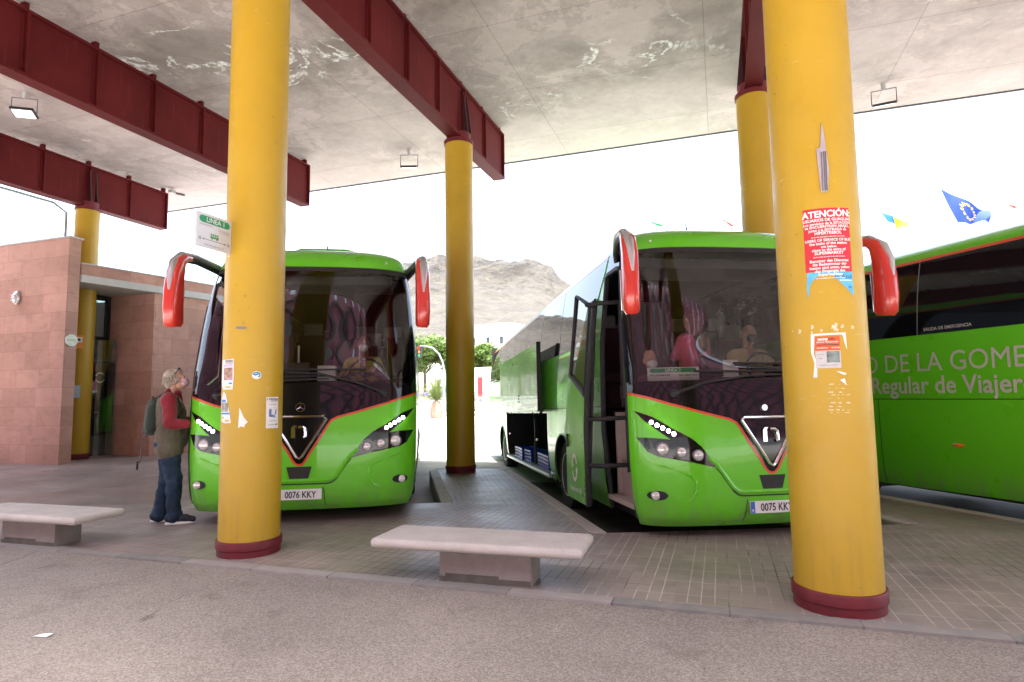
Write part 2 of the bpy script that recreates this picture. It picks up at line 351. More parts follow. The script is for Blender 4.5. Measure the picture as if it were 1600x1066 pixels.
def link(name, me, mat, parent=None, smooth=True, bevel=0.0, sharp=38, loc=None):
    me.materials.clear()
    for q in (mat if isinstance(mat, list) else [mat]): me.materials.append(q)
    if smooth and len(me.polygons):
        me.polygons.foreach_set('use_smooth', [True]*len(me.polygons)); me.set_sharp_from_angle(angle=R(sharp))
    o = bpy.data.objects.new(name, me); C.objects.link(o)
    if parent: o.parent = parent
    if loc: o.location = loc
    if bevel:
        b = o.modifiers.new('bevel', 'BEVEL'); b.width = bevel; b.segments = 2; b.limit_method = 'ANGLE'; b.angle_limit = R(40)
    return o
def tag(o, label=None, cat=None, group=None, kind=None):
    if label: o['label'] = label
    if cat: o['category'] = cat
    if group: o['group'] = group
    if kind: o['kind'] = kind
    return o
def thing(name, label, cat, loc=(0, 0, 0), rot=(0, 0, 0), group=None):
    o = bpy.data.objects.new(name, None); C.objects.link(o); o.empty_display_size = 0.2
    o.location = loc; o.rotation_euler = rot; return tag(o, label, cat, group)
def copy_tree(o, parent=None):
    c = o.copy(); C.objects.link(c)
    if parent: c.parent = parent
    for ch in o.children: copy_tree(ch, c)
    return c
def gridded(poly, gu, gv):
    """2-D polygon (CCW) -> triangles cut along grid lines"""
    a = sum(poly[i][0]*poly[(i+1) % len(poly)][1]-poly[(i+1) % len(poly)][0]*poly[i][1] for i in range(len(poly)))
    if a < 0: poly = poly[::-1]
    bm = bmesh.new(); bm.faces.new([bm.verts.new((u, v, 0)) for u, v in poly])
    bm.normal_update(); bmesh.ops.triangulate(bm, faces=bm.faces[:], ngon_method='EAR_CLIP')
    us = [p[0] for p in poly]; vs = [p[1] for p in poly]
    for lst, no, lo, hi in ((gu, (1, 0, 0), min(us), max(us)), (gv, (0, 1, 0), min(vs), max(vs))):
        for g in lst:
            if lo+1e-4 < g < hi-1e-4:
                bmesh.ops.bisect_plane(bm, geom=bm.verts[:]+bm.edges[:]+bm.faces[:], dist=1e-6, plane_co=(g*no[0], g*no[1], 0), plane_no=no)
    bmesh.ops.remove_doubles(bm, verts=bm.verts, dist=2e-4)
    bm.verts.index_update()
    out = [v.co.xy.copy() for v in bm.verts], [tuple(v.index for v in f.verts) for f in bm.faces]
    bm.free(); return out
def ribbon(pts, width, closed=False):
    pts = [Vector(p) for p in pts]; L, Rr = [], []; n = len(pts)
    for i, p in enumerate(pts):
        a = pts[i-1] if (i > 0 or closed) else p; b = pts[(i+1) % n] if (i < n-1 or closed) else p
        t = (b-a).normalized(); nn = Vector((-t.y, t.x)); L.append(p+nn*width/2); Rr.append(p-nn*width/2)
    return [tuple(p) for p in L]+[tuple(p) for p in reversed(Rr)]
def ribbon_quads(pts, width, closed=False):
    pts = [tuple(p) for p in pts]; q = []
    if closed: pts = pts+[pts[0], pts[1]]
    r = ribbon(pts, width); n = len(pts)
    for i in range(n-1 if not closed else n-2): q.append([r[i], r[i+1], r[2*n-2-i], r[2*n-1-i]])
    return q
def text_mesh(txt, size, bold=0.0, align='CENTER', space=1.0, sx=1.0):
    cu = bpy.data.curves.new('t', 'FONT'); cu.body = txt; cu.size = size; cu.align_x = align; cu.align_y = 'CENTER'
    cu.offset = bold*size; cu.space_character = space; cu.resolution_u = 3
    o = bpy.data.objects.new('t', cu); C.objects.link(o)
    dg = bpy.context.evaluated_depsgraph_get(); me = bpy.data.meshes.new_from_object(o.evaluated_get(dg))
    v = [(p.co.x*sx, p.co.y) for p in me.vertices]; f = [tuple(p.vertices) for p in me.polygons]
    bpy.data.objects.remove(o); bpy.data.curves.remove(cu); bpy.data.meshes.remove(me)
    return v, f
def put_text(mb, txt, size, fn, at=(0, 0), rot=0.0, **k):
    v, f = text_mesh(txt, size, **k); c, s = math.cos(rot), math.sin(rot)
    mb.add([fn(at[0]+x*c-y*s, at[1]+x*s+y*c) for x, y in v], f)
def melt(prims, voxel=0.012, smooth=4):
    """overlapping primitives -> one continuous remeshed surface"""
    me = bpy.data.meshes.new('m'); me.from_pydata(prims.v, [], prims.f)
    bm = bmesh.new(); bm.from_mesh(me); bmesh.ops.recalc_face_normals(bm, faces=bm.faces); bm.to_mesh(me); bm.free()
    o = bpy.data.objects.new('m', me); C.objects.link(o)
    r = o.modifiers.new('r', 'REMESH'); r.mode = 'VOXEL'; r.voxel_size = voxel; r.use_smooth_shade = True
    s = o.modifiers.new('s', 'SMOOTH'); s.iterations = smooth; s.factor = 0.5
    dg = bpy.context.evaluated_depsgraph_get(); res = bpy.data.meshes.new_from_object(o.evaluated_get(dg))
    bpy.data.objects.remove(o); return res

# ================================================================== SETTING
def struct(name, mb, mat, **k):
    return tag(mb.build(name, mat, smooth=k.pop('smooth', False), **k), kind='structure')
struct('ground', MB().add([(-3000, -3000, -0.75), (3000, -3000, -0.75), (3000, 3000, -0.75), (-3000, 3000, -0.75)], [(0, 1, 2, 3)]), M['earth'])
struct('road', MB().box((0, -21, -0.112), (90, 50.36, 0.2)), M['asphalt'])
struct('bounce_floor', MB().box((0, -20, -0.104), (90, 40.2, 0.2)), m_concrete('pale plaza concrete', (0.36, 0.355, 0.345), (0.44, 0.435, 0.42), 0.6))  # unseen pale ground added to bounce light onto ceiling and coach fronts
def bayz(y): return -0.175-0.026*(min(max(y, 6.0), 17.0)-6.0)
b = MB(); ys = [4.6, 6, 8, 10, 12, 14, 17]
b.loft([[(-42, y, bayz(y)), (42, y, bayz(y))] for y in ys], cap=False, closed=False); struct('bay_floor', b, M['bay'], smooth=True)
ST = bayz(20)
M['bay_dark'] = m_concrete('shaded bay asphalt', (0.050, 0.047, 0.044), (0.095, 0.090, 0.084), 1.6); M['bay_dark'].node_tree.nodes['Principled BSDF'].inputs['Specular IOR Level'].default_value = 0.02  # dark asphalt, with the shade under the right-hand coach put into its colour
for nm, rows in (('bay_asphalt', [(y, -1.2-0.555*(y-6.2)-0.3, 1.9-0.5*(y-7.5)) for y in (6.0, 7.0, 8.0, 9.0, 10.0, 11.0, 11.8)]), ('bay_asphalt', [(y, 4.2-0.68*(y-6.2)-.5, 14-0.5*(y-6)) for y in (5.0, 6.0, 8.0, 10.0, 12.0, 14.0, 17.0)])):
    struct(nm, MB().loft([[(x0, y, bayz(y)+.004), (x1, y, bayz(y)+.004)] for y, x0, x1 in rows], cap=False, closed=False), M['bay_dark'], smooth=True)
struct('street', MB().add([(-120, 17, ST), (120, 17, ST), (120, 55, ST), (-120, 55, ST)], [(0, 1, 2, 3)]), M['street'])
b = MB()
for yy, hw in ((22.5, 0.07), (30.2, 0.07), (37.8, 0.07)): b.box((-10, yy, ST+0.006), (120, 2*hw, 0.004))
struct('road_marking', b, M['white'])
b = MB(); b.box((0, 59, ST+0.06), (240, 8, 0.2)); struct('far_pavement', b, M['street'])
SL = -0.555
A = [(-1.2+5.29*k, 6.2) for k in (-1, 0, 1, 2)]; Bc = [(-3.45+5.29*k, 7.46) for k in (0, 1, 2, 3)]
# A[0] = start of left bay end, Bc[0] = its right end = left corner of the centre island
strip = [(-42, 4.30), (13.5, 4.30), (13.5, 6.9), (Bc[2][0]+0.2, 7.46), A[2]]
strip += [(A[2][0]-0.68*1.42, 7.62), (1.4, 6.93), Bc[1], A[1], (-1.89, 7.44), Bc[0], A[0], (A[0][0]+SL*9.8, 16.0), (-42, 16.0)]
struct('pavement', MB().prism(strip, -0.5, 0.0), M['tile_strip'])
isl0 = [(-3.45, 7.461), (-1.89, 7.441), (-3.90, 11.06), (-4.10, 11.25), (-4.95, 11.1), (-5.2, 10.85), (-5.18, 10.6)]
isl1 = [(1.84, 7.461), (1.402, 6.931), (A[2][0]-0.68*1.42, 7.621), (1.0, 10.6), (0.7, 11.2), (0.1, 11.2), (0.13, 10.55)]
isl1 = [(1.83, 7.47), (1.41, 6.935), (A[2][0]-0.68*1.42, 7.622), (1.25, 10.3), (0.95, 11.0), (0.25, 11.0), (0.15, 10.5)]
struct('island_pavement', MB().prism(isl0, -0.5, 0.0), M['tile_bay'])
struct('island_pavement', MB().prism(isl1, -0.5, 0.0), M['tile_bay'])
def kerb(pts, name='kerb'):
    b = MB()
    for q in ribbon_quads(pts, 0.17):
        a0, a1, c1, c0 = [Vector((x, y, 0)) for x, y in q]
        n = max(1, int((a1-a0).length/1.0))
        for i in range(n):
            g = 0.004/max((a1-a0).length, 1e-3); t0, t1 = i/n+g, (i+1)/n-g
            poly = [(a0.lerp(a1, t)).xy for t in (t0, t1)]+[(c0.lerp(c1, t)).xy for t in (t1, t0)]
            b.prism([tuple(p) for p in poly], -0.55, 0.006)
    return struct(name, b, M['kerb'], bevel=0.02)
kerb([A[1], (-1.89, 7.44), (-3.90, 11.06)]); kerb([(-3.45, 7.46), (-5.18, 10.6), (-5.2, 10.85), (-4.95, 11.1), (-4.10, 11.25), (-3.90, 11.06)])
kerb([A[2], (A[2][0]-0.68*1.42, 7.622), (1.25, 10.3), (0.95, 11.0)]); kerb([Bc[1], (0.15, 10.5), (0.25, 11.0), (0.95, 11.0)])
kerb([A[0], (A[0][0]+SL*9.8, 16.0)])
def m_flush():
    m, n, b = newmat('flush edge stones'); v = tc(n)
    mp = tc(n); br = N(n, 'ShaderNodeTexBrick', Scale=1.0, offset=0.0)
    for k, val in (('Brick Width', 0.74), ('Row Height', 0.5), ('Mortar Size', 0.006), ('Color1', (0.12, 0.125, 0.125, 1)), ('Color2', (0.34, 0.31, 0.285, 1)), ('Mortar', (0.09, 0.08, 0.07, 1))): br.inputs[k].default_value = val
    n.links.new(mp, br.inputs['Vector'])
    c = mixc(n, ramp(n, noi(n, v, 7, 6), [(0.4, 0.0), (0.66, 0.75)]).outputs[0], br.outputs[0], (0.27, 0.235, 0.21))
    n.links.new(c, b.inputs['Base Color']); b.inputs['Roughness'].default_value = 0.7; bump(n, b, noi(n, v, 60, 4), 0.3, 0.004); return m
struct('edge_strip', MB().box((0, 4.235, -0.096), (84, 0.125, 0.2)), m_flush())

# ------------------------------------------------------------------ canopy
cn = MB().box((2.5, 7.8, 7.72), (39.0, 14.0, 0.44))
cs_ = cn.build('canopy_slab', M['ceiling'], smooth=False)
MB().box((2.5, 14.815, 7.70), (39.04, .03, .42)).build('edge_trim', M['grey_pl'], cs_, smooth=False)
MB().box((2.5, 14.77, 7.492), (38.8, .05, .016)).build('drip_edge', M['dark'], cs_, smooth=False)
tag(cs_, 'broad stained concrete canopy roof over the whole bus station', 'canopy')
COLX = [-15.0, -9.86, -4.57, 0.72, 6.0]
def make_beam():
    root = thing('canopy_beam', 'x', 'beam')
    y0, y1, zb, zt = 0.6, 12.75, 6.30, 7.36; ym = (y0+y1)/2; L = y1-y0
    MB().box((0, ym, (zb+zt)/2), (0.15, L, zt-zb-0.09)).build('web', M['maroon'], root, smooth=False)
    MB().box((0, ym, zb+0.02), (0.27, L, 0.045)).build('bottom_flange', M['maroon'], root, smooth=False)
    MB().box((0, ym, zt-0.02), (0.27, L, 0.045)).build('top_flange', M['maroon'], root, smooth=False)
    MB().box((0, y1+0.014, (zb+zt)/2), (0.275, 0.03, zt-zb+0.006)).build('end_plate', M['maroon'], root, smooth=False)
    k = 0; y = y1-1.12
    while y > y0+0.2:
        s = MB()
        for sx in (-1, 1): s.box((sx*0.105, y, (zb+zt)/2), (0.055, 0.045, zt-zb-0.096)); s.box((sx*0.085, y-0.06, (zb+zt)/2), (0.018, 0.03, zt-zb-0.2))
        s.box((0, y, zt+0.075), (0.11, 0.07, 0.146)); s.build('stiffener', M['maroon'], root, smooth=False)
        y -= 1.12
    MB().box((0, y1-0.03, zt+0.075), (0.11, 0.07, 0.146)).build('stiffener', M['maroon'], root, smooth=False)
    return root
bl = ['maroon steel canopy beam leftmost, ending above the low sandstone building', 'maroon steel canopy beam passing behind the tall foreground left column',
      'maroon steel canopy beam ending above the slim middle column', 'maroon steel canopy beam seen end on above the column behind the right foreground column', 'maroon steel canopy beam farthest right, past the last column']
proto = make_beam()
for i, x in enumerate(COLX[:4]):
    o = proto if i == 0 else copy_tree(proto); o.location = (x, 0.35 if i == 0 else 0, 0); o['label'] = bl[i]; o['group'] = 'maroon beams under the canopy'
def make_column(gusset):
    root = thing('canopy_column', 'x', 'column')
    prof = [(0.265, 0.05+6.18*i/40) for i in range(41)]
    MB().lathe(prof, seg=48).build('shaft', M['yellow'], root)
    MB().lathe([(0.20, 0.0), (0.272, 0.0), (0.272, 0.055), (0.282, 0.062), (0.285, 0.125), (0.280, 0.135), (0.20, 0.137)], seg=48).build('base_ring', M['ring_red'], root)
    MB().lathe([(0.1, 6.2), (0.285, 6.2), (0.285, 6.27), (0.235, 6.285), (0.235, 6.30 if not gusset else 6.42), (0.1, 6.30 if not gusset else 6.42)], seg=40).build('cap_ring', M['ring_red'], root)
    if gusset:
        for s in (-1, 1):
            g = MB(); pr = [(s*0.137, 6.42), (s*0.24, 6.42), (s*0.145, 7.24), (s*0.137, 7.24)]
            for yy in (-0.10, 0.06):
                g.add([(x, yy, z) for x, z in pr]+[(x, yy+0.03, z) for x, z in pr], [(0, 1, 2, 3), (7, 6, 5, 4), (0, 4, 5, 1), (1, 5, 6, 2), (2, 6, 7, 3), (3, 7, 4, 0)])
            g.build('gusset', M['maroon_dark'], root, smooth=False)
    return root
pc = make_column(True)
cl = ['slim yellow column by the sandstone building doorway on the left', 'yellow column hidden behind the left foreground column',
      'slim yellow column standing between the two parked coaches', 'yellow column rising behind the roof of the door-open coach']
CY = [10.9, 10.6, 10.48, 10.45]
for i in (0, 1, 2, 3):
    o = pc if i == 0 else copy_tree(pc); o.location = (COLX[i], CY[i], 0); o['label'] = cl[i]; o['group'] = 'yellow canopy columns of the back row'
pf = make_column(False); pf.location = (-4.135, 4.644, 0); pf['label'] = 'thick yellow foreground column at left with flyers and the LINEA 1 sign'
COL_L = (-4.135, 4.644)
pf2 = copy_tree(pf); pf2.location = (0.677, 4.563, 0); pf2['label'] = 'thick yellow foreground column at right with the red ATENCIÓN poster'
COL_R = (0.677, 4.563)
for o in (pf, pf2): o['group'] = 'yellow canopy columns of the front row'

def floodlight(name, loc, rz, label, tilt=R(22)):
    t = thing(name, label, 'floodlight', loc, (0, 0, rz), 'floodlights under the canopy')
    m = Matrix.Translation((0, 0, -0.42)) @ Matrix.Rotation(tilt, 4, 'X')
    MB().box((0, 0, 0), (0.40, 0.28, 0.05)).tf(m).build('housing', M['black'], t, smooth=False, bevel=0.01)
    MB().box((0, 0, -0.032), (0.34, 0.22, 0.012)).tf(m).build('lens', emit('floodlight lens', (0.95, 0.95, 0.93), 0.35) if 'floodlight lens' not in bpy.data.materials else bpy.data.materials['floodlight lens'], t, smooth=False)
    b = MB()
    b.tube([(-0.215, 0, -0.42), (-0.215, 0, -0.13), (0.215, 0, -0.13), (0.215, 0, -0.42)], 0.012, 6); b.build('bracket', M['grey_pl'], t)
    MB().cyl((0, 0, -0.13), (0, 0, 0.0), 0.04, 0.05, 12).build('mount', M['lintel'], t)
    return t
floodlight('floodlight', (-7.05, 13.1, 7.5), R(18), 'small floodlight hung from the slab between the left coach and middle column')
floodlight('floodlight', (3.35, 13.5, 7.5), R(-8), 'small floodlight hung from the slab above the right column, at upper right')
floodlight('floodlight', (-12.75, 7.9, 7.5), R(35), 'black floodlight hung from the slab at upper left between two beams', R(-15))
t = thing('sensor', 'small grey sensor at the end of the leftmost beam', 'sensor', (-14.75, 13.15, 7.36))
MB().box((0, 0, 0.05), (0.14, 0.14, 0.1)).build('box', M['lintel'], t, smooth=False); MB().cyl((0.1, 0.05, 0.0), (0.32, 0.15, -0.05), 0.035, seg=10).build('probe', M['grey_pl'], t)
b = MB(); b.tube([(-15.22, 4.0, 7.44), (-15.22, 13.1, 7.44)], 0.018, 6)
b.tube([(-15.22, 3.5, 6.25), (-15.22, 10.2, 6.25), (-15.26, 10.55, 6.1), (-15.26, 10.56, 4.0)], 0.03, 8)
tag(b.build('conduit_pipe', plain('galvanised conduit', (0.32, 0.38, 0.36), 0.5, 0.3)), 'grey conduit pipe running along the leftmost beam and down its column', 'pipe')

# ------------------------------------------------------------------ station building (left)
bw = thing('sandstone_wall', 'tall freestanding pink sandstone wall with sloping top at far left', 'wall')
MB().box((-19.97, 9.90, 2.55), (12.0, 0.28, 5.2)).build('cladding', M['sandstone'], bw, smooth=False)
MB().box((-19.96, 9.90, 5.17), (12.08, 0.34, 0.035)).build('coping', M['lintel'], bw, smooth=False)
sb = thing('station_building', 'low pink sandstone station building with recessed door and pale canopy edge', 'building')
U = Vector((0.17, 0.985)).normalized(); F0 = Vector((-13.73, 11.83))
def fp(s, o=0.0): q = F0+U*s+Vector((U.y, -U.x))*o; return (q.x, q.y)
wl = MB(); wl.prism([fp(0), fp(8.5), fp(8.5, -1.2), (-15.3, 11.832), ][:], -0.3, 4.165)
wl.build('wall', M['sandstone'], sb, smooth=False)
MB().prism([fp(-1.75), fp(8.5), fp(8.5, -0.3), fp(-1.75, -0.3)], 4.345, 4.61).build('parapet', M['sandstone'], sb, smooth=False)
MB().prism([fp(-1.76, 0.03), fp(8.5, 0.03), fp(8.5, -0.33), fp(-1.76, -0.33)], 4.61, 4.64).build('coping', M['lintel'], sb, smooth=False)
MB().prism([fp(-1.78, 0.10), fp(8.5, 0.10), fp(8.5, -1.4), (-16.2, 11.9), (-16.2, 10.05)], 4.17, 4.342).build('canopy', M['lintel'], sb, smooth=False)
rm = MB(); rm.box((-18.0, 11.0, 2.1), (0.1, 4.0, 4.2)); rm.box((-16.7, 12.6, 2.1), (2.7, 0.1, 4.2)); rm.box((-16.7, 10.15, 2.1), (2.7, 0.1, 4.2))
rm.build('inner_wall', plain('dim hall wall', (0.20, 0.17, 0.14), 0.7), sb, smooth=False)
def m_doorglass():
    m = m_windscreen(); m.name = 'door glass'; m.node_tree.nodes['Transparent BSDF'].inputs[0].default_value = (0.55, 0.62, 0.60, 1); return m
M['door_glass'] = m_doorglass()
dr = MB()
for y in (10.62, 11.78): dr.box((-15.3, y, 2.08), (0.10, 0.10, 4.16))
dr.box((-15.3, 11.2, 3.03), (0.09, 1.06, 0.09)); dr.box((-15.3, 11.2, 4.11), (0.09, 1.06, 0.1)); dr.box((-15.3, 11.5, 1.5), (0.07, 0.05, 3.0))
dm = thing('glass_door', 'black framed glass door with transom in the sandstone recess', 'door')
dr.build('frame', M['black'], dm, smooth=False)
MB().box((-15.3, 11.2, 3.57), (0.012, 1.06, 0.98)).build('transom_pane', M['door_glass'], dm, smooth=False)
lf = MB().box((-15.02, 11.45, 1.5), (0.02, 0.62, 2.95), rz=R(-35)).build('door_pane', M['door_glass'], dm, smooth=False)
MB().box((-14.90, 11.30, 1.12), (0.05, 0.10, 0.03)).build('handle', M['silver'], dm)
lg = MB(); lg.tube([(-15.0+0.0, 11.43+0.15*math.cos(a)*0.8, 2.0+0.12*math.sin(a)) for a in np.linspace(0.3, 2.8, 9)], 0.014, 6)
lg.tube([(-15.0+0.0, 11.43+0.15*math.cos(a)*0.8, 2.0+0.12*math.sin(a)) for a in np.linspace(3.5, 6.0, 9)], 0.014, 6); lg.build('emblem', M['white_ink'], dm)
# wall fittings
t = thing('wall_lamp', 'small oval caged bulkhead lamp on the tall sandstone wall', 'lamp', (-15.58, 9.76, 3.85))
MB().ell((0, -0.03, 0), (0.12, 0.07, 0.17)).build('housing', M['alu'], t); MB().ell((0, -0.06, -0.02), (0.085, 0.06, 0.125)).build('glass', M['lens'], t)
b = MB()
for z in (-0.06, 0.0, 0.06): b.tube([(-0.11, -0.03, z), (-0.07, -0.11, z), (0.07, -0.11, z), (0.11, -0.03, z)], 0.008, 6)
b.build('cage', M['alu'], t)
oc = [(0.145*math.cos(R(22.5+45*k)), 0.145*math.sin(R(22.5+45*k))) for k in range(8)]
t = thing('octagonal_sign', 'pale octagonal sign on the end of the tall sandstone wall', 'sign', (-13.955, 9.90, 2.79))
MB().add([(0.0, x, z) for x, z in oc]+[(0.02, x, z) for x, z in oc], [tuple(range(8)), tuple(range(8, 16))]+[(i, (i+1) % 8, 8+(i+1) % 8, 8+i) for i in range(8)]).build('plate', plain('pale mint sign', (0.62, 0.66, 0.56), 0.5), t, smooth=False)
b = MB(); put_text(b, 'PUNTO', 0.06, lambda u, v: (0.024, u, v)); b.build('lettering', M['green_dull'], t, smooth=False)
t = thing('camera_notice', 'small orange notice with a camera symbol on the slim column by the door', 'sign', (-14.80, 10.66, 2.85), (0, 0, R(55)))
MB().box((0, 0, 0), (0.25, 0.012, 0.32)).build('plate', plain('orange notice', (0.78, 0.30, 0.05), 0.5), t, smooth=False)
b = MB().box((0, -0.009, 0.05), (0.19, 0.006, 0.13)); b.build('panel', M['white'], t, smooth=False)
MB().box((0.0, -0.016, 0.06), (0.11, 0.008, 0.05), ry=R(18)).box((-0.03, -0.016, 0.025), (0.05, 0.008, 0.03)).build('symbol', M['ink'], t, smooth=False)
t = thing('paper_notice', 'small pale blue paper notice low on the slim column by the door', 'notice', (-14.80, 10.66, 1.64), (0, 0, R(55)))
MB().box((0, 0, 0), (0.20, 0.008, 0.30)).build('sheet', plain('pale blue paper', (0.42, 0.55, 0.66), 0.6, var=0.3, scale=30), t, smooth=False)

# ------------------------------------------------------------------ hall behind the photographer (mirrored in the windscreens)
hb = thing('panelled_hall', 'maroon lattice panelled hall mirrored in the coach windscreens', 'building', (8, -11.5, 0), (R(13), 0, 0))
MB().box((0, 0, 12.2), (150, 0.4, 19.6)).build('panel_wall', plain('maroon panels', (0.30, 0.085, 0.115), 0.6, 0, 0.25, 0.6), hb, smooth=False)
b = MB()
for k in range(-20, 21):
    for sg in (-1, 1): b.box((k*3.8, .27, 12.2), (0.50, 0.14+0.02*sg, 24), ry=sg*R(42))
b.build('lattice', M['black'], hb, smooth=False)
b = MB()
for k in range(-30, 30): b.box((k*2.4, 0, 23.4), (1.75, 0.3, 3.2))
build_each(b, 'sky_dash_panel', bpy.data.materials['maroon panels'], hb, smooth=False)  # blocks added above the hall so mirrored sky breaks into bright dashes
MB().box((0, 0, 25.4), (150, 0.4, 0.9)).build('top_rail', M['black'], hb, smooth=False)
MB().box((0, 0, 1.05), (150, 0.3, 2.7)).build('base_wall', M['lintel'], hb, smooth=False)

# ================================================================== COACHES
def pchip(xs, ys):
    xs, ys = np.array(xs, float), np.array(ys, float); h = np.diff(xs); d = np.diff(ys)/h; m = np.zeros(len(xs)); m[0], m[-1] = d[0], d[-1]
    for i in range(1, len(xs)-1):
        if d[i-1]*d[i] > 0: w1, w2 = 2*h[i]+h[i-1], h[i]+2*h[i-1]; m[i] = (w1+w2)/(w1/d[i-1]+w2/d[i])
    def f(x):
        x = min(max(x, xs[0]), xs[-1]); i = min(max(int(np.searchsorted(xs, x))-1, 0), len(h)-1); t = (x-xs[i])/h[i]
        return float((2*t**3-3*t*t+1)*ys[i]+(t**3-2*t*t+t)*h[i]*m[i]+(-2*t**3+3*t*t)*ys[i+1]+(t**3-t*t)*h[i]*m[i+1])
    return f
bw_ = pchip([.10, .2, .4, .8, 1.35, 2.0, 3.0, 3.12, 3.20, 3.27, 3.32, 3.36], [1.18, 1.22, 1.25, 1.27, 1.27, 1.25, 1.12, 1.07, 0.99, 0.82, 0.55, 0.02])
be_ = pchip([.10, .2, 1.35, 2.0, 3.0, 3.12, 3.22, 3.30, 3.34, 3.36], [.03, 0, 0, .13, .40, .50, .70, 1.05, 1.35, 1.7])
bb_ = pchip([.10, .2, .35, .9, 1.35, 3.0, 3.3, 3.36], [.28, .36, .40, .42, .38, .36, .34, .30])
REAR = 13.0
def front(t, z, o=0.0):
    def P(t, z):
        a = min(abs(t), 1.0); return Vector((t*bw_(z), be_(z)-bb_(z)*(1-a**3.2)**(1/1.9), z))
    t = max(-1.0, min(1.0, t)); p = P(t, z)
    if o == 0: return p
    e = 0.004; tt = max(-0.985, min(0.985, t)); a = P(tt+e, z)-P(tt-e, z); c = P(tt, min(3.35, z+e))-P(tt, z-e)
    return p+a.cross(c).normalized()*o
def fx(x, z): return x/bw_(z)
def fair(o):
    ns = []
    for v in o.data.vertices:
        z = v.co.z; t = max(-.98, min(.98, v.co.x/bw_(z))); e = .01
        a = front(t+e, z)-front(t-e, z); c = front(t, z+.05)-front(t, z-.05); ns.append(a.cross(c).normalized())
    for p in o.data.polygons:
        if p.normal.y > 0: p.flip()
    o.data.normals_split_custom_set_from_vertices(ns); return o
TG = sorted({s*t for t in (0, .1, .2, .3, .4, .5, .6, .68, .75, .81, .86, .90, .93, .955, .972, .985, .994) for s in (-1, 1)})
ZG = [.15, .2, .28, .36, .45, .55, .65, .75, .85, .95, 1.05, 1.15, 1.25, 1.35, 1.45, 1.6, 1.75, 1.9, 2.05, 2.2, 2.35, 2.5, 2.65, 2.8, 2.9, 2.97, 3.03, 3.08, 3.12, 3.16, 3.19, 3.22, 3.25, 3.28, 3.30, 3.32, 3.335, 3.345, 3.353]
def drape_front(mb, poly, o=0.0, raw=False):
    pts, f = gridded([(x if raw else max(-1, min(1, fx(x, z))), z) for x, z in poly], TG, ZG)
    return mb.add([front(u, v, o) for u, v in pts], f)
def drape_side(mb, poly, sgn, o=0.0, gy=0.6):
    pts, f = gridded(poly, [k*gy for k in range(1, 23)], [.2, .3, .4, .6, .8, 1.1, 1.35, 1.6, 1.8, 2.0, 2.2, 2.4, 2.6, 2.8, 3.0, 3.06, 3.12, 3.17])
    return mb.add([(sgn*(bw_(z)+o), y, z) for y, z in pts], f)
def drape_rear(mb, poly, o=0.0):
    pts, f = gridded(poly, TG, ZG)
    return mb.add([(t*bw_(z), REAR+0.34*(1-min(1, abs(t))**2.6)**(1/1.9)*(1-0.25*max(0, z-1.2)/2.1)+o, z) for t, z in pts], f)
def arc(cy, cz, r, a0, a1, n=12): return [(cy+r*math.cos(a0+(a1-a0)*i/n), cz+r*math.sin(a0+(a1-a0)*i/n)) for i in range(n+1)]
WB = (3.0, 9.93); WZ = 0.30; WR = 0.50
def arch(cy): return [p for p in arc(cy, WZ, 0.585, R(197), R(-17), 16)]
RED = [(0, .602), (.035, .612), (.065, .645), (.12, .745), (.24, .93), (.295, 1.03), (.335, 1.085), (.40, 1.12), (.58, 1.165), (.75, 1.215), (.95, 1.275), (1.08, 1.32), (1.20, 1.36), (1.30, 1.385)]
REDF = [(-x, z) for x, z in RED[:0:-1]]+RED
HEAD = [(-1.245, 1.215), (-1.10, 1.15), (-.93, 1.03), (-.78, .945), (-.69, .865), (-.635, .79), (-.555, .665), (-.76, .715), (-.95, .75), (-1.08, .775), (-1.16, .82), (-1.235, .955), (-1.12, .952), (-.965, .935), (-1.06, 1.015), (-1.17, 1.115)]
SEAM = [(-.555, .665), (-.47, .55), (-.395, .44), (-.35, .405), (-.30, .395), (.30, .395), (.35, .405), (.395, .44), (.47, .55), (.555, .665)]
BUMP = [(-1.15, .70), (-1.04, .685), (-.79, .595), (-.75, .54), (-.75, .44), (-.80, .36), (-.95, .29)]

def wheel(root, x, y, sgn, wz=WZ):
    t = bpy.data.objects.new('wheel', None); C.objects.link(t); t.parent = root; t.location = (x, y, wz)
    r = WR; d = 0.30
    MB().lathe([(0.30, -d/2), (r-0.03, -d/2), (r-0.004, -d/2+0.03), (r, -d/2+0.05), (r, d/2-0.05), (r-0.004, d/2-0.03), (r-0.03, d/2), (0.30, d/2)], axis='X', seg=40).build('tyre', M['tyre'], t)
    prof = [(0.04, 0.10), (0.10, 0.10), (0.105, 0.05), (0.20, 0.03), (0.235, 0.06), (0.27, 0.06), (0.295, d/2+0.004), (0.31, d/2+0.006), (0.315, d/2-0.03), (0.2, -0.1)]
    MB().lathe([(a, sgn*h) for a, h in prof], axis='X', seg=36).build('rim', M['white_rim'], t)
    n = MB()
    for k in (range(10) if abs(x) else ()): a = 2*math.pi*k/10; n.cyl((sgn*0.03, 0.155*math.cos(a), 0.155*math.sin(a)), (sgn*0.075, 0.155*math.cos(a), 0.155*math.sin(a)), 0.018, 0.012, 8)
    n.cyl((sgn*0.09, 0, 0), (sgn*0.13, 0, 0), 0.075, 0.06, 16)
    build_each(n, 'wheel_nut', M['grey_pl'], t)
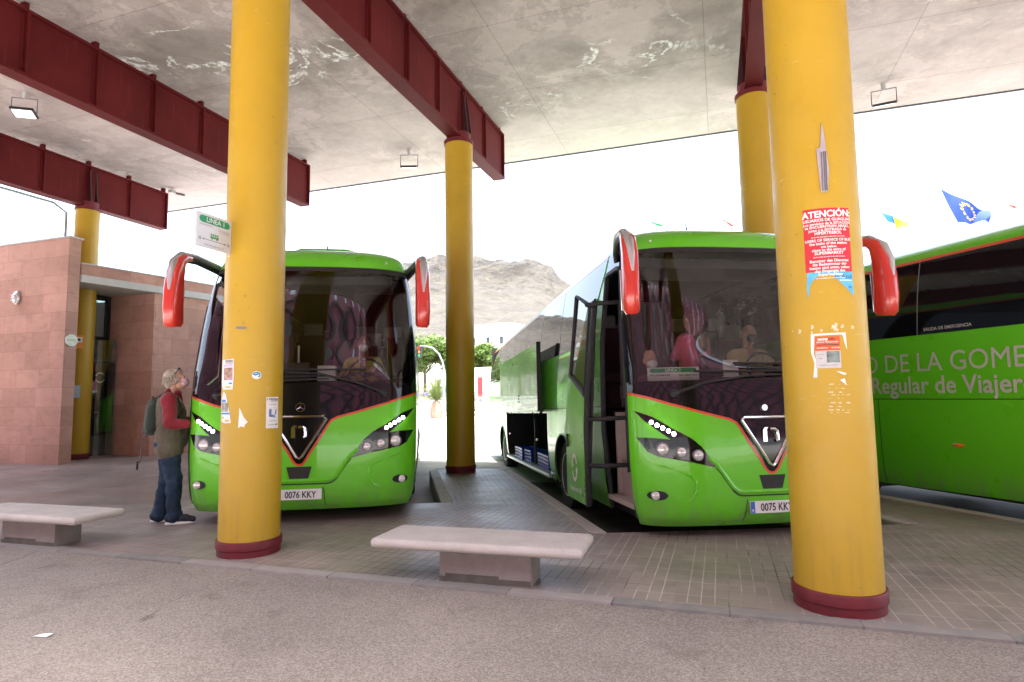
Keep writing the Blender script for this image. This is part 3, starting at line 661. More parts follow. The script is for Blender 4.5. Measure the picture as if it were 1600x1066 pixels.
def mirror(root, s, long_arm):
    arm = bpy.data.objects.new('mirror', None); C.objects.link(arm); arm.parent = root
    P = [(1.10, .62, 2.96), (1.20, .36, 3.0), (1.30, .0, 3.02), (1.345, -.30, 2.98), (1.36, -.48, 2.86), (1.365, -.555, 2.70), (1.36, -.565, 2.52)]
    b = MB().tube([(s*x, y, z) for x, y, z in P], [.05, .05, .05, .05, .046, .034, .012], 10, ry=[.04, .035, .032, .03, .026, .02, .01])
    b.build('arm', M['alu'], arm)
    MB().tube([(s*x, y+.035, z-.055) for x, y, z in P[:4]], [.04, .035, .03, .03], 8).build('arm_lower', M['black'], arm)
    Q = [(1.30, -.18, 2.955), (1.325, -.30, 2.935), (1.34, -.40, 2.86), (1.345, -.45, 2.72), (1.35, -.46, 2.52), (1.35, -.455, 2.32), (1.345, -.44, 2.17), (1.342, -.435, 2.13)]
    h = MB().tube([(s*x, y, z) for x, y, z in Q], [.04, .062, .074, .078, .080, .080, .076, .055], 16, ry=[.03, .05, .07, .095, .112, .118, .11, .08], power=3.2)
    h.build('shell', M['mirror_red'], arm)
    g = MB().box((s*1.348, -.338, 2.38), (.125, .012, .40)); g.build('glass', M['chrome'], arm, bevel=0.004)
def arrows(fn, r, w):
    """two bent arrows chasing each other round a circle, as drawn on the door"""
    b = MB()
    for a0 in (R(20), R(200)):
        pts = [(r*.72*math.cos(a0+R(140)*i/12), r*math.sin(a0+R(140)*i/12)) for i in range(13)]
        for q in ribbon_quads(pts, w): b.add([fn(u, v) for u, v in q], [(0, 1, 2, 3)])
        e = Vector(pts[0]); t = (Vector(pts[0])-Vector(pts[1])).normalized(); nn = Vector((-t.y, t.x))
        b.add([fn(*p) for p in (e+nn*w*1.3, e-nn*w*1.3, e+t*w*1.9)], [(0, 1, 2)])
    return b
def coach(name, label, loc, rot, plate, door_open, star, wz=WZ, text_side=False):
    root = thing(name, label, 'coach', loc, rot, 'green coaches parked in the bays')
    G = M['green']
    # ---------------- body shell
    b = MB()
    drape_front(b, [(-1.4, .10), (1.4, .10), (1.4, 1.38)]+RED[::-1][:-1]+[(-x, z) for x, z in RED])
    # dome and roof
    zs = [2.93, 2.97, 3.0, 3.04, 3.08, 3.12, 3.16, 3.19, 3.22, 3.25, 3.28, 3.30, 3.32, 3.335, 3.345, 3.353, 3.36]
    ts = [-1]+TG+[1]
    secs = [[front(t, z) for t in ts] for z in zs]; b.loft(secs, cap=False, closed=False)
    for s in (-1, 1):
        zr = [z for z in zs if z >= 3.08]
        b.loft([[(s*bw_(z), be_(z)+(REAR-be_(z))*k/16, z) for k in range(17)] for z in zr if z <= 3.26], cap=False, closed=False)
        b.loft([[(s*bw_(z), be_(z)+(2.4-be_(z))*k/4, z) for k in range(5)] for z in zr if z >= 3.25], cap=False, closed=False)
        rw = MB(); rw.loft([[(s*bw_(z), 2.4+(REAR-2.4)*k/12, z) for k in range(13)] for z in zr if z >= 3.25], cap=False, closed=False); rw.build('roof_panel', M['white'], root)  # unseen roof top made white to cut green bounce onto the canopy
    b.add([(-.02, 1.4, 3.36), (.02, 1.4, 3.36), (.02, REAR, 3.36), (-.02, REAR, 3.36)], [(0, 1, 2, 3)])
    drape_rear(b, [(-1, .15), (1, .15), (1, 3.36), (-1, 3.36)])
    # sides
    y0 = 0.90 if True else 0.0
    low = [(.90, .12), (WB[0]-.56, .12)]+arch(WB[0])+[(4.08, .12), (4.08, 1.20), (9.12, 1.20), (9.12, .12)]
    low = low+arch(WB[1])+[(12.6, .16), (REAR, .30), (REAR, 2.08), (1.45, 2.08), (1.28, 2.36), (1.12, 2.60), (.98, 2.86), (.93, 3.04), (.90, 3.04)]
    drape_side(b, low, -1)
    full = [(0.0, .12), (WB[0]-.56, .12)]+arch(WB[0])+[(WB[0]+.56, .12), (WB[1]-.56, .12)]+arch(WB[1])+[(12.6, .16), (REAR, .30), (REAR, 2.08), (.55, 2.08), (.15, 1.60), (.0, 1.36)]
    drape_side(b, full, 1)
    for s in (-1, 1): drape_side(b, [(.52, 3.035), (REAR, 3.035), (REAR, 3.085), (.52, 3.085)], s)
    b.build('body', G, root, sharp=50)
    # raised roof pod
    p = MB(); p.loft([[(x*k, y, z) for x, y in ((-.55, 1.2), (-.35, 1.02), (.35, 1.02), (.55, 1.2), (.62, 4.2), (-.62, 4.2))] for k, z in ((1.0, 3.30), (.97, 3.40), (.86, 3.43))]); p.build('roof_pod', G, root, bevel=0.03)
    p = MB(); p.tube([(0.02, 1.12, 3.37), (.02, 1.18, 3.44), (.02, 1.24, 3.56), (.02, 1.30, 3.74)], [.022, .014, .006, .004], 8); p.build('antenna', M['black'], root)
    # ---------------- bumper furniture
    b = MB()
    for q in ribbon_quads(REDF, .024): drape_front(b, q, .003)
    b.build('red_trim', M['red_line'], root)
    b = MB(); drape_front(b, REDF+[(1.4, 1.50), (-1.4, 1.50)][::1], .0015); fair(b.build('mask', M['black_gloss'], root))
    b = MB()
    for q in ribbon_quads(SEAM, .014): drape_front(b, q, .003)
    for s in (-1, 1):
        for q in ribbon_quads([(s*x, z) for x, z in ((-.37, .26), (-.355, .31), (-.30, .395))][:2] if False else [(s*-.275, .15), (s*-.262, .36)], .008): drape_front(b, q, .002)
    b.build('panel_gap', M['black'], root)
    b = MB()
    for s in (-1, 1):
        secs = []
        for q in ribbon_quads([(s*x, z) for x, z in BUMP], .05)[:]:
            pass
        path = [front(fx(s*x, z), z, -.006) for x, z in BUMP]
        b.tube(path, [.004, .014, .018, .018, .018, .014, .004], 8)
    build_each(b, 'bumper_crease', G, root)
    # body-coloured lip along the central apron
    b = MB(); b.tube([front(fx(x, z+.035), z+.035, -.012) for x, z in [(-.66, .79), (-.60, .70)]+SEAM+[(.60, .70), (.66, .79)]], [.006]+[.026]*12+[.006], 8); b.build('apron_lip', G, root)
    for s in (-1, 1):
        hd = MB(); drape_front(hd, [(s*x, z) for x, z in HEAD], .004); h = hd.build('headlight', M['black_gloss'], root)
        lp, rg = MB(), MB()
        for (x, z, r) in ((1.035, .842, .052), (.875, .815, .042), (.725, .785, .042)):
            c = front(fx(s*x, z), z, .004); n_ = (front(fx(s*x, z), z, .02)-front(fx(s*x, z), z, .0)).normalized(); n_ = (n_+Vector((0, -1.2, 0))).normalized()
            rg.tube([c-n_*.02, c+n_*.012, c+n_*.012], [r*1.28, r*1.28, r*1.0], 20); lp.tube([c-n_*.01, c+n_*.014, c+n_*.022], [r, r*.98, r*.6], 20)
        build_each(rg, 'lamp_ring', M['grey_pl'], h); build_each(lp, 'lamp', M['lens'], h)
        ld = MB()
        for (x, z) in ((1.115, 1.10), (1.07, 1.072), (1.025, 1.045), (.978, 1.017), (.933, .988)):
            ld.ell(front(fx(s*x, z), z, .008), (.021, .014, .021), 12, 8)
        build_each(ld, 'led', M['led'], h)
        fg = MB(); fz, fxx = .405, 1.085
        fg.add(*[[front(fx(s*(fxx+a*.085), fz+c*.045), fz+c*.045, .006) for a, c in [(math.cos(R(20*k)), math.sin(R(20*k))) for k in range(18)]], [tuple(range(18))]])
        f = fg.build('fog_lamp', M['black'], root, smooth=False)
        c = front(fx(s*1.10, fz), fz, .012); MB().tube([c+Vector((0, .02, 0)), c+Vector((0, -.008, 0)), c+Vector((0, -.014, 0))], [.042, .040, .02], 16).build('lens', M['lens'], f)
    b = MB(); drape_front(b, [(-.135, .585), (.135, .585), (.10, .455), (-.10, .455)], .004); b.build('intake', M['black'], root, smooth=False)
    # grille triangle
    TRI = [(-.285, 1.105), (-.255, 1.13), (.255, 1.13), (.285, 1.105), (.03, .695), (0, .675), (-.03, .695)]
    path = [front(fx(x, z), z, .018) for x, z in TRI]
    gr = MB(); gr.tube(path+[path[0], path[1]], .016, 8, cap=False); g = gr.build('grille_frame', M['chrome'], root)
    b = MB(); drape_front(b, [(x*.93, .93+(z-.93)*.93) for x, z in TRI], .008); b.build('grille', M['black_gloss'], g)
    yf = front(0, .96, .03).y
    lo = MB()
    st = [(-.085, .90), (-.085, 1.01), (-.065, 1.035), (-.03, 1.035), (-.045, 1.015), (-.045, .90)]
    lo.add([(x, yf, z) for x, z in st]+[(x, yf+.02, z) for x, z in st], [tuple(range(6)), tuple(range(6, 12))[::-1]]+[(i, (i+1) % 6, 6+(i+1) % 6, 6+i) for i in range(6)])
    lo.tube([(-.01, yf+.01, 1.018), (.04, yf+.01, 1.018), (.062, yf+.01, 1.0), (.066, yf+.01, .97), (.066, yf+.01, .915), (.045, yf+.01, .905)], .0175, 8)
    lo.build('emblem', M['chrome'], g, smooth=False)
    sy = front(0, 1.235, .012).y
    so = MB()
    if star:
        ring = [(.048*math.cos(R(15*k)), sy, 1.235+.048*math.sin(R(15*k))) for k in range(24)]; so.tube(ring+ring[:2], .0045, 6, cap=False)
        for a in (90, 210, 330): so.tube([(0, sy, 1.235), (.046*math.cos(R(a)), sy, 1.235+.046*math.sin(R(a)))], [.009, .003], 6)
    else: so.tube([(-.03, sy+.01, 1.225), (-.03, sy-.012, 1.225)], [.036, .03], 16)
    so.build('star_emblem', M['chrome'], root)
    # number plate
    pz = .285; py = front(0, pz).y-.022
    pl = MB().box((0, py, pz), (.49, .014, .112)); pl = pl.build('license_plate', M['white'], root, smooth=False, bevel=0.003)
    b = MB(); put_text(b, plate, .098, lambda u, v: (u+.022, py-.010, pz+v-.004), bold=.018, sx=.80); b.build('characters', M['ink'], pl, smooth=False)
    MB().box((-.221, py-.0075, pz), (.042, .003, .108)).build('blue_band', M['blue'], pl, smooth=False)
    b = MB(); put_text(b, 'E', .035, lambda u, v: (u-.221, py-.0105, pz-.03+v), bold=.02); b.build('country_letter', M['white_ink'], pl, smooth=False)
    # ---------------- windscreen, pillars, header
    b = MB(); b.loft([[front(-.945+1.89*i/64, 1.50+1.37*k/40) for i in range(65)] for k in range(41)], cap=False, closed=False); fair(b.build('windscreen', M['windscreen'], root))
    for s in (-1, 1):
        b = MB(); drape_front(b, [(s*.945, 1.50), (s*1.0, 1.50), (s*1.0, 2.87), (s*.945, 2.87)], .0, raw=True); b.build('pillar', M['black_gloss'], root)
    b = MB(); drape_front(b, [(-1, 2.87), (1, 2.87), (1, 2.935), (-1, 2.935)], .0, raw=True); b.build('header', M['black'], root)
    b = MB()
    for s in (-1, 1): b.tube([front(s*.80, 3.02, -.004), front(s*.80, 3.02, .016)], [.016, .012], 10)
    build_each(b, 'roof_marker', M['lens'], root)
    # wipers
    for pts in ([(-.90, 1.375), (-.60, 1.47), (-.20, 1.525), (.30, 1.545)], [(.90, 1.385), (.60, 1.50), (.20, 1.60), (-.30, 1.63)]):
        wp = MB(); pth = [front(fx(x, z), z, .045) for x, z in pts]; wp.tube(pth, [.017, .014, .011, .009], 8)
        wp.ell(front(fx(*pts[0]), pts[0][1], .02), (.05, .05, .04)); o = wp.build('wiper', M['black'], root)
        d = 1 if pts[0][0] < 0 else -1
        bl_ = MB(); bl_.tube([front(fx(pts[2][0]+d*k, pts[2][1]+.05+.01*abs(k)), pts[2][1]+.05+.01*abs(k), .028) for k in (-.5, -.25, 0, .25, .5)], .012, 6); bl_.build('blade', M['black'], o)
    mirror(root, -1, True); mirror(root, 1, False)
    # ---------------- side glass, trims
    for s in (-1, 1):
        b = MB()
        if s < 0: drape_side(b, [(1.45, 2.08), (12.95, 2.08), (12.95, 3.035), (.93, 3.035), (.98, 2.86), (1.12, 2.60), (1.28, 2.36)], s, .004)
        else: drape_side(b, [(.55, 2.08), (12.95, 2.08), (12.95, 3.035), (.46, 3.035), (.35, 2.7), (.16, 2.05), (.06, 1.66), (.15, 1.60)], s, .004)
        gl = b.build('side_window', M['glass_black'], root)
        b = MB()
        for y in (3.1, 4.75, 6.4, 8.05, 9.7, 11.35): drape_side(b, [(y, 2.08), (y+.014, 2.08), (y+.014, 3.03), (y, 3.03)], s, .006)
        build_each(b, 'window_joint', M['grey_pl'], gl)
        b = MB(); drape_side(b, [(.53 if s > 0 else .93, 3.035), (12.6, 3.035), (12.85, 2.95), (12.93, 2.8), (12.95, 2.1), (12.99, 2.1), (12.98, 2.85), (12.9, 3.0), (12.65, 3.072), (.53 if s > 0 else .93, 3.072)], s, .006); b.build('red_line', M['red_line'], root)
        b = MB()
        if s < 0: drape_side(b, ribbon([(.96, 3.02), (1.0, 2.86), (1.14, 2.60), (1.30, 2.36), (1.47, 2.08)], .045), s, .012); b.build('window_trim', M['green_dull'], root)
        b = MB(); drape_side(b, [(.92 if s < 0 else .3, 1.262), (12.9, 1.262), (12.9, 1.272), (.92 if s < 0 else .3, 1.272)], s, .003)
        for y in ((2.32, 4.0, 9.2, 10.62, 12.0) if s < 0 else (2.32, 3.70, 5.2, 7.4, 9.2, 10.72)): drape_side(b, [(y, .15), (y+.010, .15), (y+.010, 1.262), (y, 1.262)], s, .003)
        b.build('seam', M['black'], root)
        v = MB()
        for k in range(12):
            for yy in (12.15, 12.5): drape_side(v, [(yy, .38+k*.065), (yy+.26, .38+k*.065), (yy+.26, .42+k*.065), (yy, .42+k*.065)], s, .004)
        if not text_side: v.build('vent', M['black'], root)
        mk = MB()
        for y in (2.45, 5.0, 8.5, 11.80): mk.ell((s*(bw_(.8)+.004), y, .72), (.018, .075, .026), 12, 8)
        build_each(mk, 'side_marker', M['amber'], root)
        # wheel wells
        for wy in WB:
            wl_ = MB().box((s*.93, wy, .62), (.60, 1.30, 1.1)); wl_.f.pop(1 if s > 0 else 0)
            wl_.f = [q for q in wl_.f]
            wl_.build('wheel_well', M['black'], root, smooth=False)
            wheel(root, s*1.06, wy, s, wz)
            b = MB(); b.tube([(s*(bw_(z)+.002), y, z) for y, z in arch(wy)], .014, 6); b.build('arch_trim', M['green_dull'], root)
    # ---------------- under floor, cabin
    MB().box((0, 6.6, .16), (2.2, 12.6, .10)).build('underframe', M['black'], root, smooth=False)
    fl = MB().box((0.1, 7.2, 1.20), (2.2, 11.6, .04)); fl.box((.35, .75, .95), (1.7, 1.2, .04)); fl.box((0, 12.7, 2.1), (2.4, .05, 2.2)); fl.box((.35, 1.36, 1.07), (1.7, .02, .22))
    fl.build('cabin_floor', M['dark'], root, smooth=False)
    cl_ = MB().box((0, 6.9, 2.98), (2.12, 11.8, .03)); cl_.build('cabin_ceiling', M['dark'], root, smooth=False)
    hp = MB().box((0, .78, 2.86), (1.9, .66, .12)); hp.build('header_panel', M['grey_pl'], root, smooth=False, bevel=.02)
    db = MB().loft([[(x, y, z) for x, z in ((-.75, .95), (1.12, .95), (1.12, zt), (-.75, zt))] for y, zt in ((-.06, 1.47), (.30, 1.56), (.52, 1.54), (.60, 1.36))]); db.build('dashboard', M['dark'], root, smooth=False, bevel=.02)
    sw = MB(); ring = [Vector((.62+.23*math.cos(R(15*k)), .60+.10*math.sin(R(15*k)), 1.66+.20*math.sin(R(15*k)))) for k in range(24)]
    sw.tube(ring+ring[:2], .014, 8, cap=False); sw.tube([(.62, .52, 1.45), (.62, .6, 1.66)], .03, 8); sw.box((.62, .6, 1.66), (.40, .03, .05)); sw.build('steering_wheel', M['black'], root)
    MB().box((-.18, .36, 1.68), (.27, .06, .23)).build('monitor', M['screen_black'], root, smooth=False, bevel=.015)
    MB().box((.13, .62, 1.66), (.22, .18, .22)).build('ticket_machine', M['white'], root, smooth=False, bevel=.01)
    ps = MB(); ps.box((-.98, .66, 1.35), (.05, .05, 1.1)); ps.box((.40, 1.42, 1.75), (.9, .04, .9)); build_each(ps, 'partition', M['dark'], root, smooth=False)
    MB().tube([(-.35, 1.25, 1.2), (-.35, 1.22, 2.1)], .018, 8).build('grab_pole', M['alu'], root)
    for (sx, sy, fz) in ((.62, 1.20, .97), (-.80, 2.0, 1.22), (-.32, 2.0, 1.22), (.42, 2.3, 1.22), (.88, 2.3, 1.22), (-.80, 2.9, 1.22), (-.32, 2.9, 1.22), (.42, 3.2, 1.22), (.88, 3.2, 1.22)):
        s_ = MB().box((sx, sy-.12, fz+.42), (.44, .46, .13)); s_.box((sx, sy+.13, fz+.78), (.44, .12, .72), rx=R(-10)); s_.box((sx, sy-.1, fz+.18), (.3, .3, .36)); st_ = s_.build('seat', M['seat'], root, smooth=False, bevel=.04)
        MB().box((sx, sy+.21, fz+1.22), (.30, .10, .20)).build('headrest', M['seat_grey'], st_, smooth=False, bevel=.03)
    # ---------------- doorway and luggage bay (door side)
    en = MB().box((-.78, .47, .26), (.90, .86, .05)); en.box((-.70, .60, .47), (.70, .60, .40)); en.box((-.45, .72, .83), (.5, .40, .40)); en.build('step', M['beige_pl'], root, smooth=False)
    en = MB().box((-.34, .47, .66), (.03, .90, .82)); en.box((-.7, .945, .70), (.80, .03, 1.0)); en.box((-.66, -.01, .62), (.70, .03, .7)); en.build('stair_wall', M['beige_pl'], root, smooth=False)
    en = MB().box((-.72, .95, 1.88), (.60, .05, 1.25)); en.build('stair_screen', M['dark'], root, smooth=False, bevel=.02)
    fr = MB()
    fr.tube([(-(bw_(z)-.01), y, z) for y, z in ((.89, .14), (.90, 1.0), (.90, 2.0), (.90, 2.76), (.86, 2.80), (.50, 2.80), (.42, 2.78))], .028, 8, power=4); fr.tube([(-(bw_(z)+.0), y, z) for y, z in ((.03, .16), (.03, 1.35), (.16, 2.0), (.39, 2.78))], .018, 8)
    build_each(fr, 'door_frame', M['black'], root)
    drp = MB(); drape_side(drp, [(.42, 2.80), (.90, 2.80), (.90, 3.04), (.52, 3.04)], -1, .001); drp.build('door_header', M['glass_black'], root)
    # door leaf in its own plane: u towards the rear, v up
    if door_open:
        ex, ey, ang = -1.50, .80, R(-3)
        def DL(u, v, o=0.0): return (-1.47-o+max(0, v-1.2)*.115, ey+u*math.cos(ang), v)
    else:
        def DL(u, v, o=0.0): return (-(bw_(v)+.004)-o, .03+be_(v)+u*(.90-.03-be_(v))/.93, v)
    out = [(0, .17), (.93, .17), (.93, 1.40), (.93, 2.30), (.84, 2.62), (.26, 2.72), (.06, 2.1), (0, 1.35)] if not door_open else [(0, .17), (.95, .17), (.95, 2.66), (.12, 2.44), (0.02, 1.7), (0, 1.35)]
    dt = bpy.data.objects.new('door', None); C.objects.link(dt); dt.parent = root
    win = [(.07, 1.40), (.88, 1.68), (.88, 2.70), (.14, 2.44)] if door_open else [(.08, 1.42), (.86, 1.68), (.86, 2.3), (.80, 2.55), (.30, 2.62), (.1, 2.05)]
    def panel(poly, o0, o1, mat, nm, par):
        pts, f = gridded(poly, [.15*k for k in range(1, 7)], [.3, .5, .7, .9, 1.1, 1.35, 1.6, 1.8, 2.0, 2.2, 2.4, 2.6]); q = MB()
        q.add([DL(u, v, o0) for u, v in pts], f); q.add([DL(u, v, o1) for u, v in pts], [t[::-1] for t in f])
        n = len(poly)
        q.add([DL(u, v, o0) for u, v in poly]+[DL(u, v, o1) for u, v in poly], [(i, (i+1) % n, n+(i+1) % n, n+i) for i in range(n)])
        return q.build(nm, mat, par, sharp=30)
    lowp = [(0, .17), (out[1][0], .17), (out[1][0], 1.62), (.90, 1.66), (.06, 1.37), (0, 1.35)]
    panel(lowp, 0, .035, G, 'lower_panel', dt)
    panel(win, .008, .028, M['door_glass'], 'window', dt)
    b = MB()
    pr = [DL(u, v, .018) for u, v in win]; b.tube(pr+pr[:2], .034 if door_open else .012, 8, cap=False, power=4)
    edge = [DL(0.0, z, .018) for z in (.17, .6, 1.0, 1.35, 1.7, 2.1, 2.48)]; b.tube(edge, .034 if door_open else .008, 8, power=4)
    b.build('rubber_seal', M['black'], dt)
    b = MB(); b.tube([DL(-.005 if door_open else .01, z, .02) for z in (.17, 2.45)], .02 if door_open else .006, 6); b.build('edge_seal', M['black'], dt)
    if door_open:
        ha = MB()
        for z in (.62, 1.13, 2.42): ha.tube([DL(.0, z, .0), (-1.46, .72, z), (-1.36, .60, z), (-1.12, .56, z+.01), (-1.05, .60, z+.01)], .026, 10)
        ha.tube([(-1.07, .58, .55), (-1.07, .58, 1.42)], .034, 10); ha.tube([(-1.07, .58, 1.36), (-1.07, .58, 1.50)], .07, 12, power=4)
        build_each(ha, 'hinge_arm', M['dark'], dt)
        b = MB().box((DL(.86, .86, .04)[0], DL(.86, .86)[1], .86), (.02, .07, .16)); b.build('handle', M['black'], dt, bevel=.005)
        av = arrows(lambda u, v: DL(.53+u, .55+v, .039), .145, .042); av.build('arrow_logo', M['white_ink'], dt, smooth=False)
        b = MB(); put_text(b, 'GuaguaGomera S.A.U.', .078, lambda u, v: DL(.49-(-u), .30+v, .039) if False else DL(.48-u, .30+v, .039), bold=.01, sx=.82)
        b.v = [(x, 2*(ey+.48)-y, z) for x, y, z in b.v] if False else b.v; b.build('lettering', M['white_ink'], dt, smooth=False)
        b = MB(); b.tube([(-.93, .40, .45), (-.93, .40, .62), (-.93, .40, .74), (-.93, .40, .80)], [.15, .16, .14, .06], 14, ry=[.10, .11, .10, .05], power=4); b.build('waste_bin', M['grey_pl'], root)
        b = MB().tube([(-1.285, 1.52, 1.12), (-1.32, 1.52, 1.12), (-1.32, 1.52, 1.19)], .03, 10); b.build('emergency_knob', M['mirror_red'], root)
    bay = MB().box((-.22, 6.6, .70), (2.0, 5.1, 1.06)); bay.f.pop(0); bay.build('luggage_bay', M['black'], root, smooth=False)
    fl = MB().box((-.25, 6.6, .185), (1.96, 5.0, .02)); fl.build('bay_floor_panel', plain('worn grey floor', (.30, .29, .28), .6, 0, .2), root, smooth=False)
    MB().box((-1.235, 6.6, .165), (.08, 5.04, .05)).build('bay_sill', M['alu'], root, smooth=False, bevel=.01)
    ps = MB()
    for y in (4.55, 6.1): ps.box((-1.10, y, .70), (.05, .05, 1.02))
    build_each(ps, 'bay_post', M['dark'], root, smooth=False)
    def flap(zt, zb, x, y0, y1):
        f = MB(); nz = 6; prof = [(-(bw_(zb+(zt-zb)*i/nz)-1.27)-0 , zb+(zt-zb)*i/nz) for i in range(nz+1)]
        f.loft([[(x, y0+(y1-y0)*k/10, z) for k in range(11)] for _, z in prof], cap=False, closed=False); f.loft([[(x+.04, y0+(y1-y0)*k/10, z) for k in range(11)] for _, z in prof], cap=False, closed=False)
        for y in (y0, y1): f.add([(x, y, zb), (x, y, zt), (x+.04, y, zt), (x+.04, y, zb)], [(0, 1, 2, 3)])
        for z in (zb, zt): f.add([(x, y0, z), (x, y1, z), (x+.04, y1, z), (x+.04, y0, z)], [(0, 1, 2, 3)])
        return f.build('luggage_flap', G, root, smooth=False, bevel=.006)
    if door_open:
        fo = flap(2.38, 1.24, -1.42, 4.05, 9.1)
        MB().box((-1.40, 4.045, 1.81), (.07, .02, 1.16)).build('rubber_edge', M['black'], fo, smooth=False)
        MB().box((-1.425, 6.57, 1.235), (.06, 5.06, .03)).build('bottom_trim', M['alu'], fo, smooth=False)
        b = MB()
        for y in (4.6, 8.9): b.tube([(-1.24, y, 1.10), (-1.33, y, 1.35), (-1.375, y, 1.95)], .02, 8)
        for y in (4.9, 7.6): b.tube([(-1.2, y+.3, .85), (-1.39, y, 1.28)], .011, 6)
        build_each(b, 'lift_arm', M['dark'], fo)
        b = MB()
        for k in range(3): b.box((-1.424, 6.15, 1.42+.06*k), (.006, .14, .03))
        b.build('vent_mark', M['black'], fo, smooth=False)
    else: flap(1.20, .17, -1.275, 4.10, 9.10)
    if text_side:
        for txt, z, size, y in (('EXCMO. CABILDO DE LA GOMERA', 1.72, .335, 0.0), ('Servicio Regular de Viajeros', 1.435, .305, .62)):
            b = MB(); put_text(b, txt, size, lambda u, v: (bw_(z)+.006, text_side+u+y, z+v), bold=0.0 if size > .32 else .014, sx=.92); b.build('lettering', M['livery_grey'], root, smooth=False)
        b = MB(); put_text(b, 'SALIDA DE EMERGENCIA', .055, lambda u, v: (bw_(2.14)+.010, 11.75+u, 2.14+v), bold=.01); b.build('exit_lettering', M['livery_grey'], root, smooth=False)
    return root
C1 = coach('coach', 'green coach with its headlights lit behind the left foreground column, plate 0076 KKY', (-4.6, 6.05, 0.045), (R(-1.3), 0, R(27)), '0076 KKY', False, True)
C2 = coach('coach', 'green coach with open front door and raised luggage flap, plate 0075 KKY', (.26, 6.78, 0), (R(-1.5), 0, R(27)), '0075 KKY', True, False)
C3 = coach('coach', 'green coach at the right edge seen from its lettered side', (-3.05, 19.06, 0), (0, 0, R(214.9)), '0074 KKY', False, True, wz=.26, text_side=10.62)

# ================================================================== BENCHES, SIGNS, PAPERS
def bench(loc, rz, bx, label):
    t = thing('bench', label, 'bench', loc, (0, 0, rz), 'concrete benches along the road edge')
    sl_ = MB().box((0, 0, .278), (1.64, .54, .074)); o = sl_.build('seat', M['bench_top'], t, smooth=True, sharp=80); m = o.modifiers.new('round', 'BEVEL'); m.width = .034; m.segments = 5; m.limit_method = 'ANGLE'
    MB().box((bx, .0, .12), (.72, .27, .25)).build('base', M['bench_base'], t, smooth=False, bevel=.006)
    d = MB().box((bx, -.137, .016), (.715, .006, .045)); d.box((bx-.1, -.1365, .045), (.42, .005, .03)); d.build('dark_foot', plain('dark cement', (.10, .09, .075), .8, 0, .3), t, smooth=False)  # darker strip along the foot of the base
    return t
bench((-1.775, 4.47, 0), R(2.5), .06, 'pale concrete bench in the middle between the two foreground columns')
bench((-6.53, 4.40, 0), R(1.5), .05, 'concrete bench cut by the left edge of the photo')

t = thing('line_sign', 'white LINEA 1 sign plate bracketed to the left foreground column', 'sign', (-4.20, 4.19, 2.862))
MB().box((0, 0, 0), (.022, .40, .305)).build('plate', plain('sign silver white', (.60, .60, .62), .35, .2, .04), t, smooth=False, bevel=.003)
MB().box((0, .215, -.005), (.05, .035, .335)).build('bracket', M['alu'], t, smooth=False, bevel=.006)
sf = lambda o: (lambda u, v: (.0115+o, u, v))
def rbar(mb, c, wd, h, fn, n=8):
    r = h/2; p = [(c[0]+wd/2-r+r*math.cos(a), c[1]+r*math.sin(a)) for a in np.linspace(-math.pi/2, math.pi/2, n)]+[(c[0]-wd/2+r+r*math.cos(a), c[1]+r*math.sin(a)) for a in np.linspace(math.pi/2, 3*math.pi/2, n)]
    mb.add([fn(u, v) for u, v in p], [tuple(range(len(p)))])
b = MB(); rbar(b, (0, .095), .345, .062, sf(.001)); b.build('green_band', plain('sign green', (.01, .26, .10), .4, 0, .05), t, smooth=False)
b = MB(); put_text(b, 'LINEA 1', .062, sf(.002), (.01, .095), bold=.004); b.build('title', M['white_ink'], t, smooth=False)
b = MB(); put_text(b, 'VALLEHERMOSO', .018, sf(.001), (-.10, .045)); put_text(b, 'SAN SEBASTIAN', .018, sf(.001), (.11, .03)); put_text(b, 'DE LA GOMERA', .016, sf(.001), (.11, .012)); put_text(b, 'www.guaguagomera.com', .022, sf(.001), (.0, -.125)); b.build('small_text', M['grey_pl'], t, smooth=False)
b = MB()
q = sf(.001)
def rect(mb, u0, v0, u1, v1, fn): mb.add([fn(u0, v0), fn(u1, v0), fn(u1, v1), fn(u0, v1)], [(0, 1, 2, 3)])
rect(b, -.125, -.083, .125, -.079, q)
for sg in (-1, 1): b.add([q(sg*.135, -.081), q(sg*.115, -.073), q(sg*.115, -.089)], [(0, 1, 2)])
for sg in (-1, 1):
    for a in ribbon_quads([(sg*.16+.011*math.cos(R(30*k)), -.081+.011*math.sin(R(30*k))) for k in range(12)], .005, True): b.add([q(u, v) for u, v in a], [(0, 1, 2, 3)])
b.build('arrow', M['ink'], t, smooth=False)
b = MB()
for k in range(4): rect(b, -.045+k*.023, -.035, -.027+k*.023, -.02, q)
rect(b, -.048, -.058, .048, -.038, q); rect(b, -.048, -.020, .048, -.017, q)
for u in (-.028, .028): b.add([q(u+.010*math.cos(R(30*k)), -.060+.010*math.sin(R(30*k))) for k in range(12)], [tuple(range(12))])
b.build('bus_symbol', M['green_dull'], t, smooth=False)

def on_col(col, r=.2655):
    c = Vector((*col, 0)); f = -c.normalized(); rt = Vector((-f.y, f.x, 0))
    def mk(o):
        def fn(u, v):
            a = u/.265; p = c+(f*math.cos(a)+rt*math.sin(a))*(r+o); return (p.x, p.y, v)
        return fn
    return mk
CR, CL = on_col(COL_R), on_col(COL_L)
def sheet(mb, poly, fn): 
    pts, f = gridded(poly, [k*.02 for k in range(-20, 21)], [])
    return mb.add([fn(u, v) for u, v in pts], f)
def rect_p(u0, v0, u1, v1): return [(u0, v0), (u1, v0), (u1, v1), (u0, v1)]
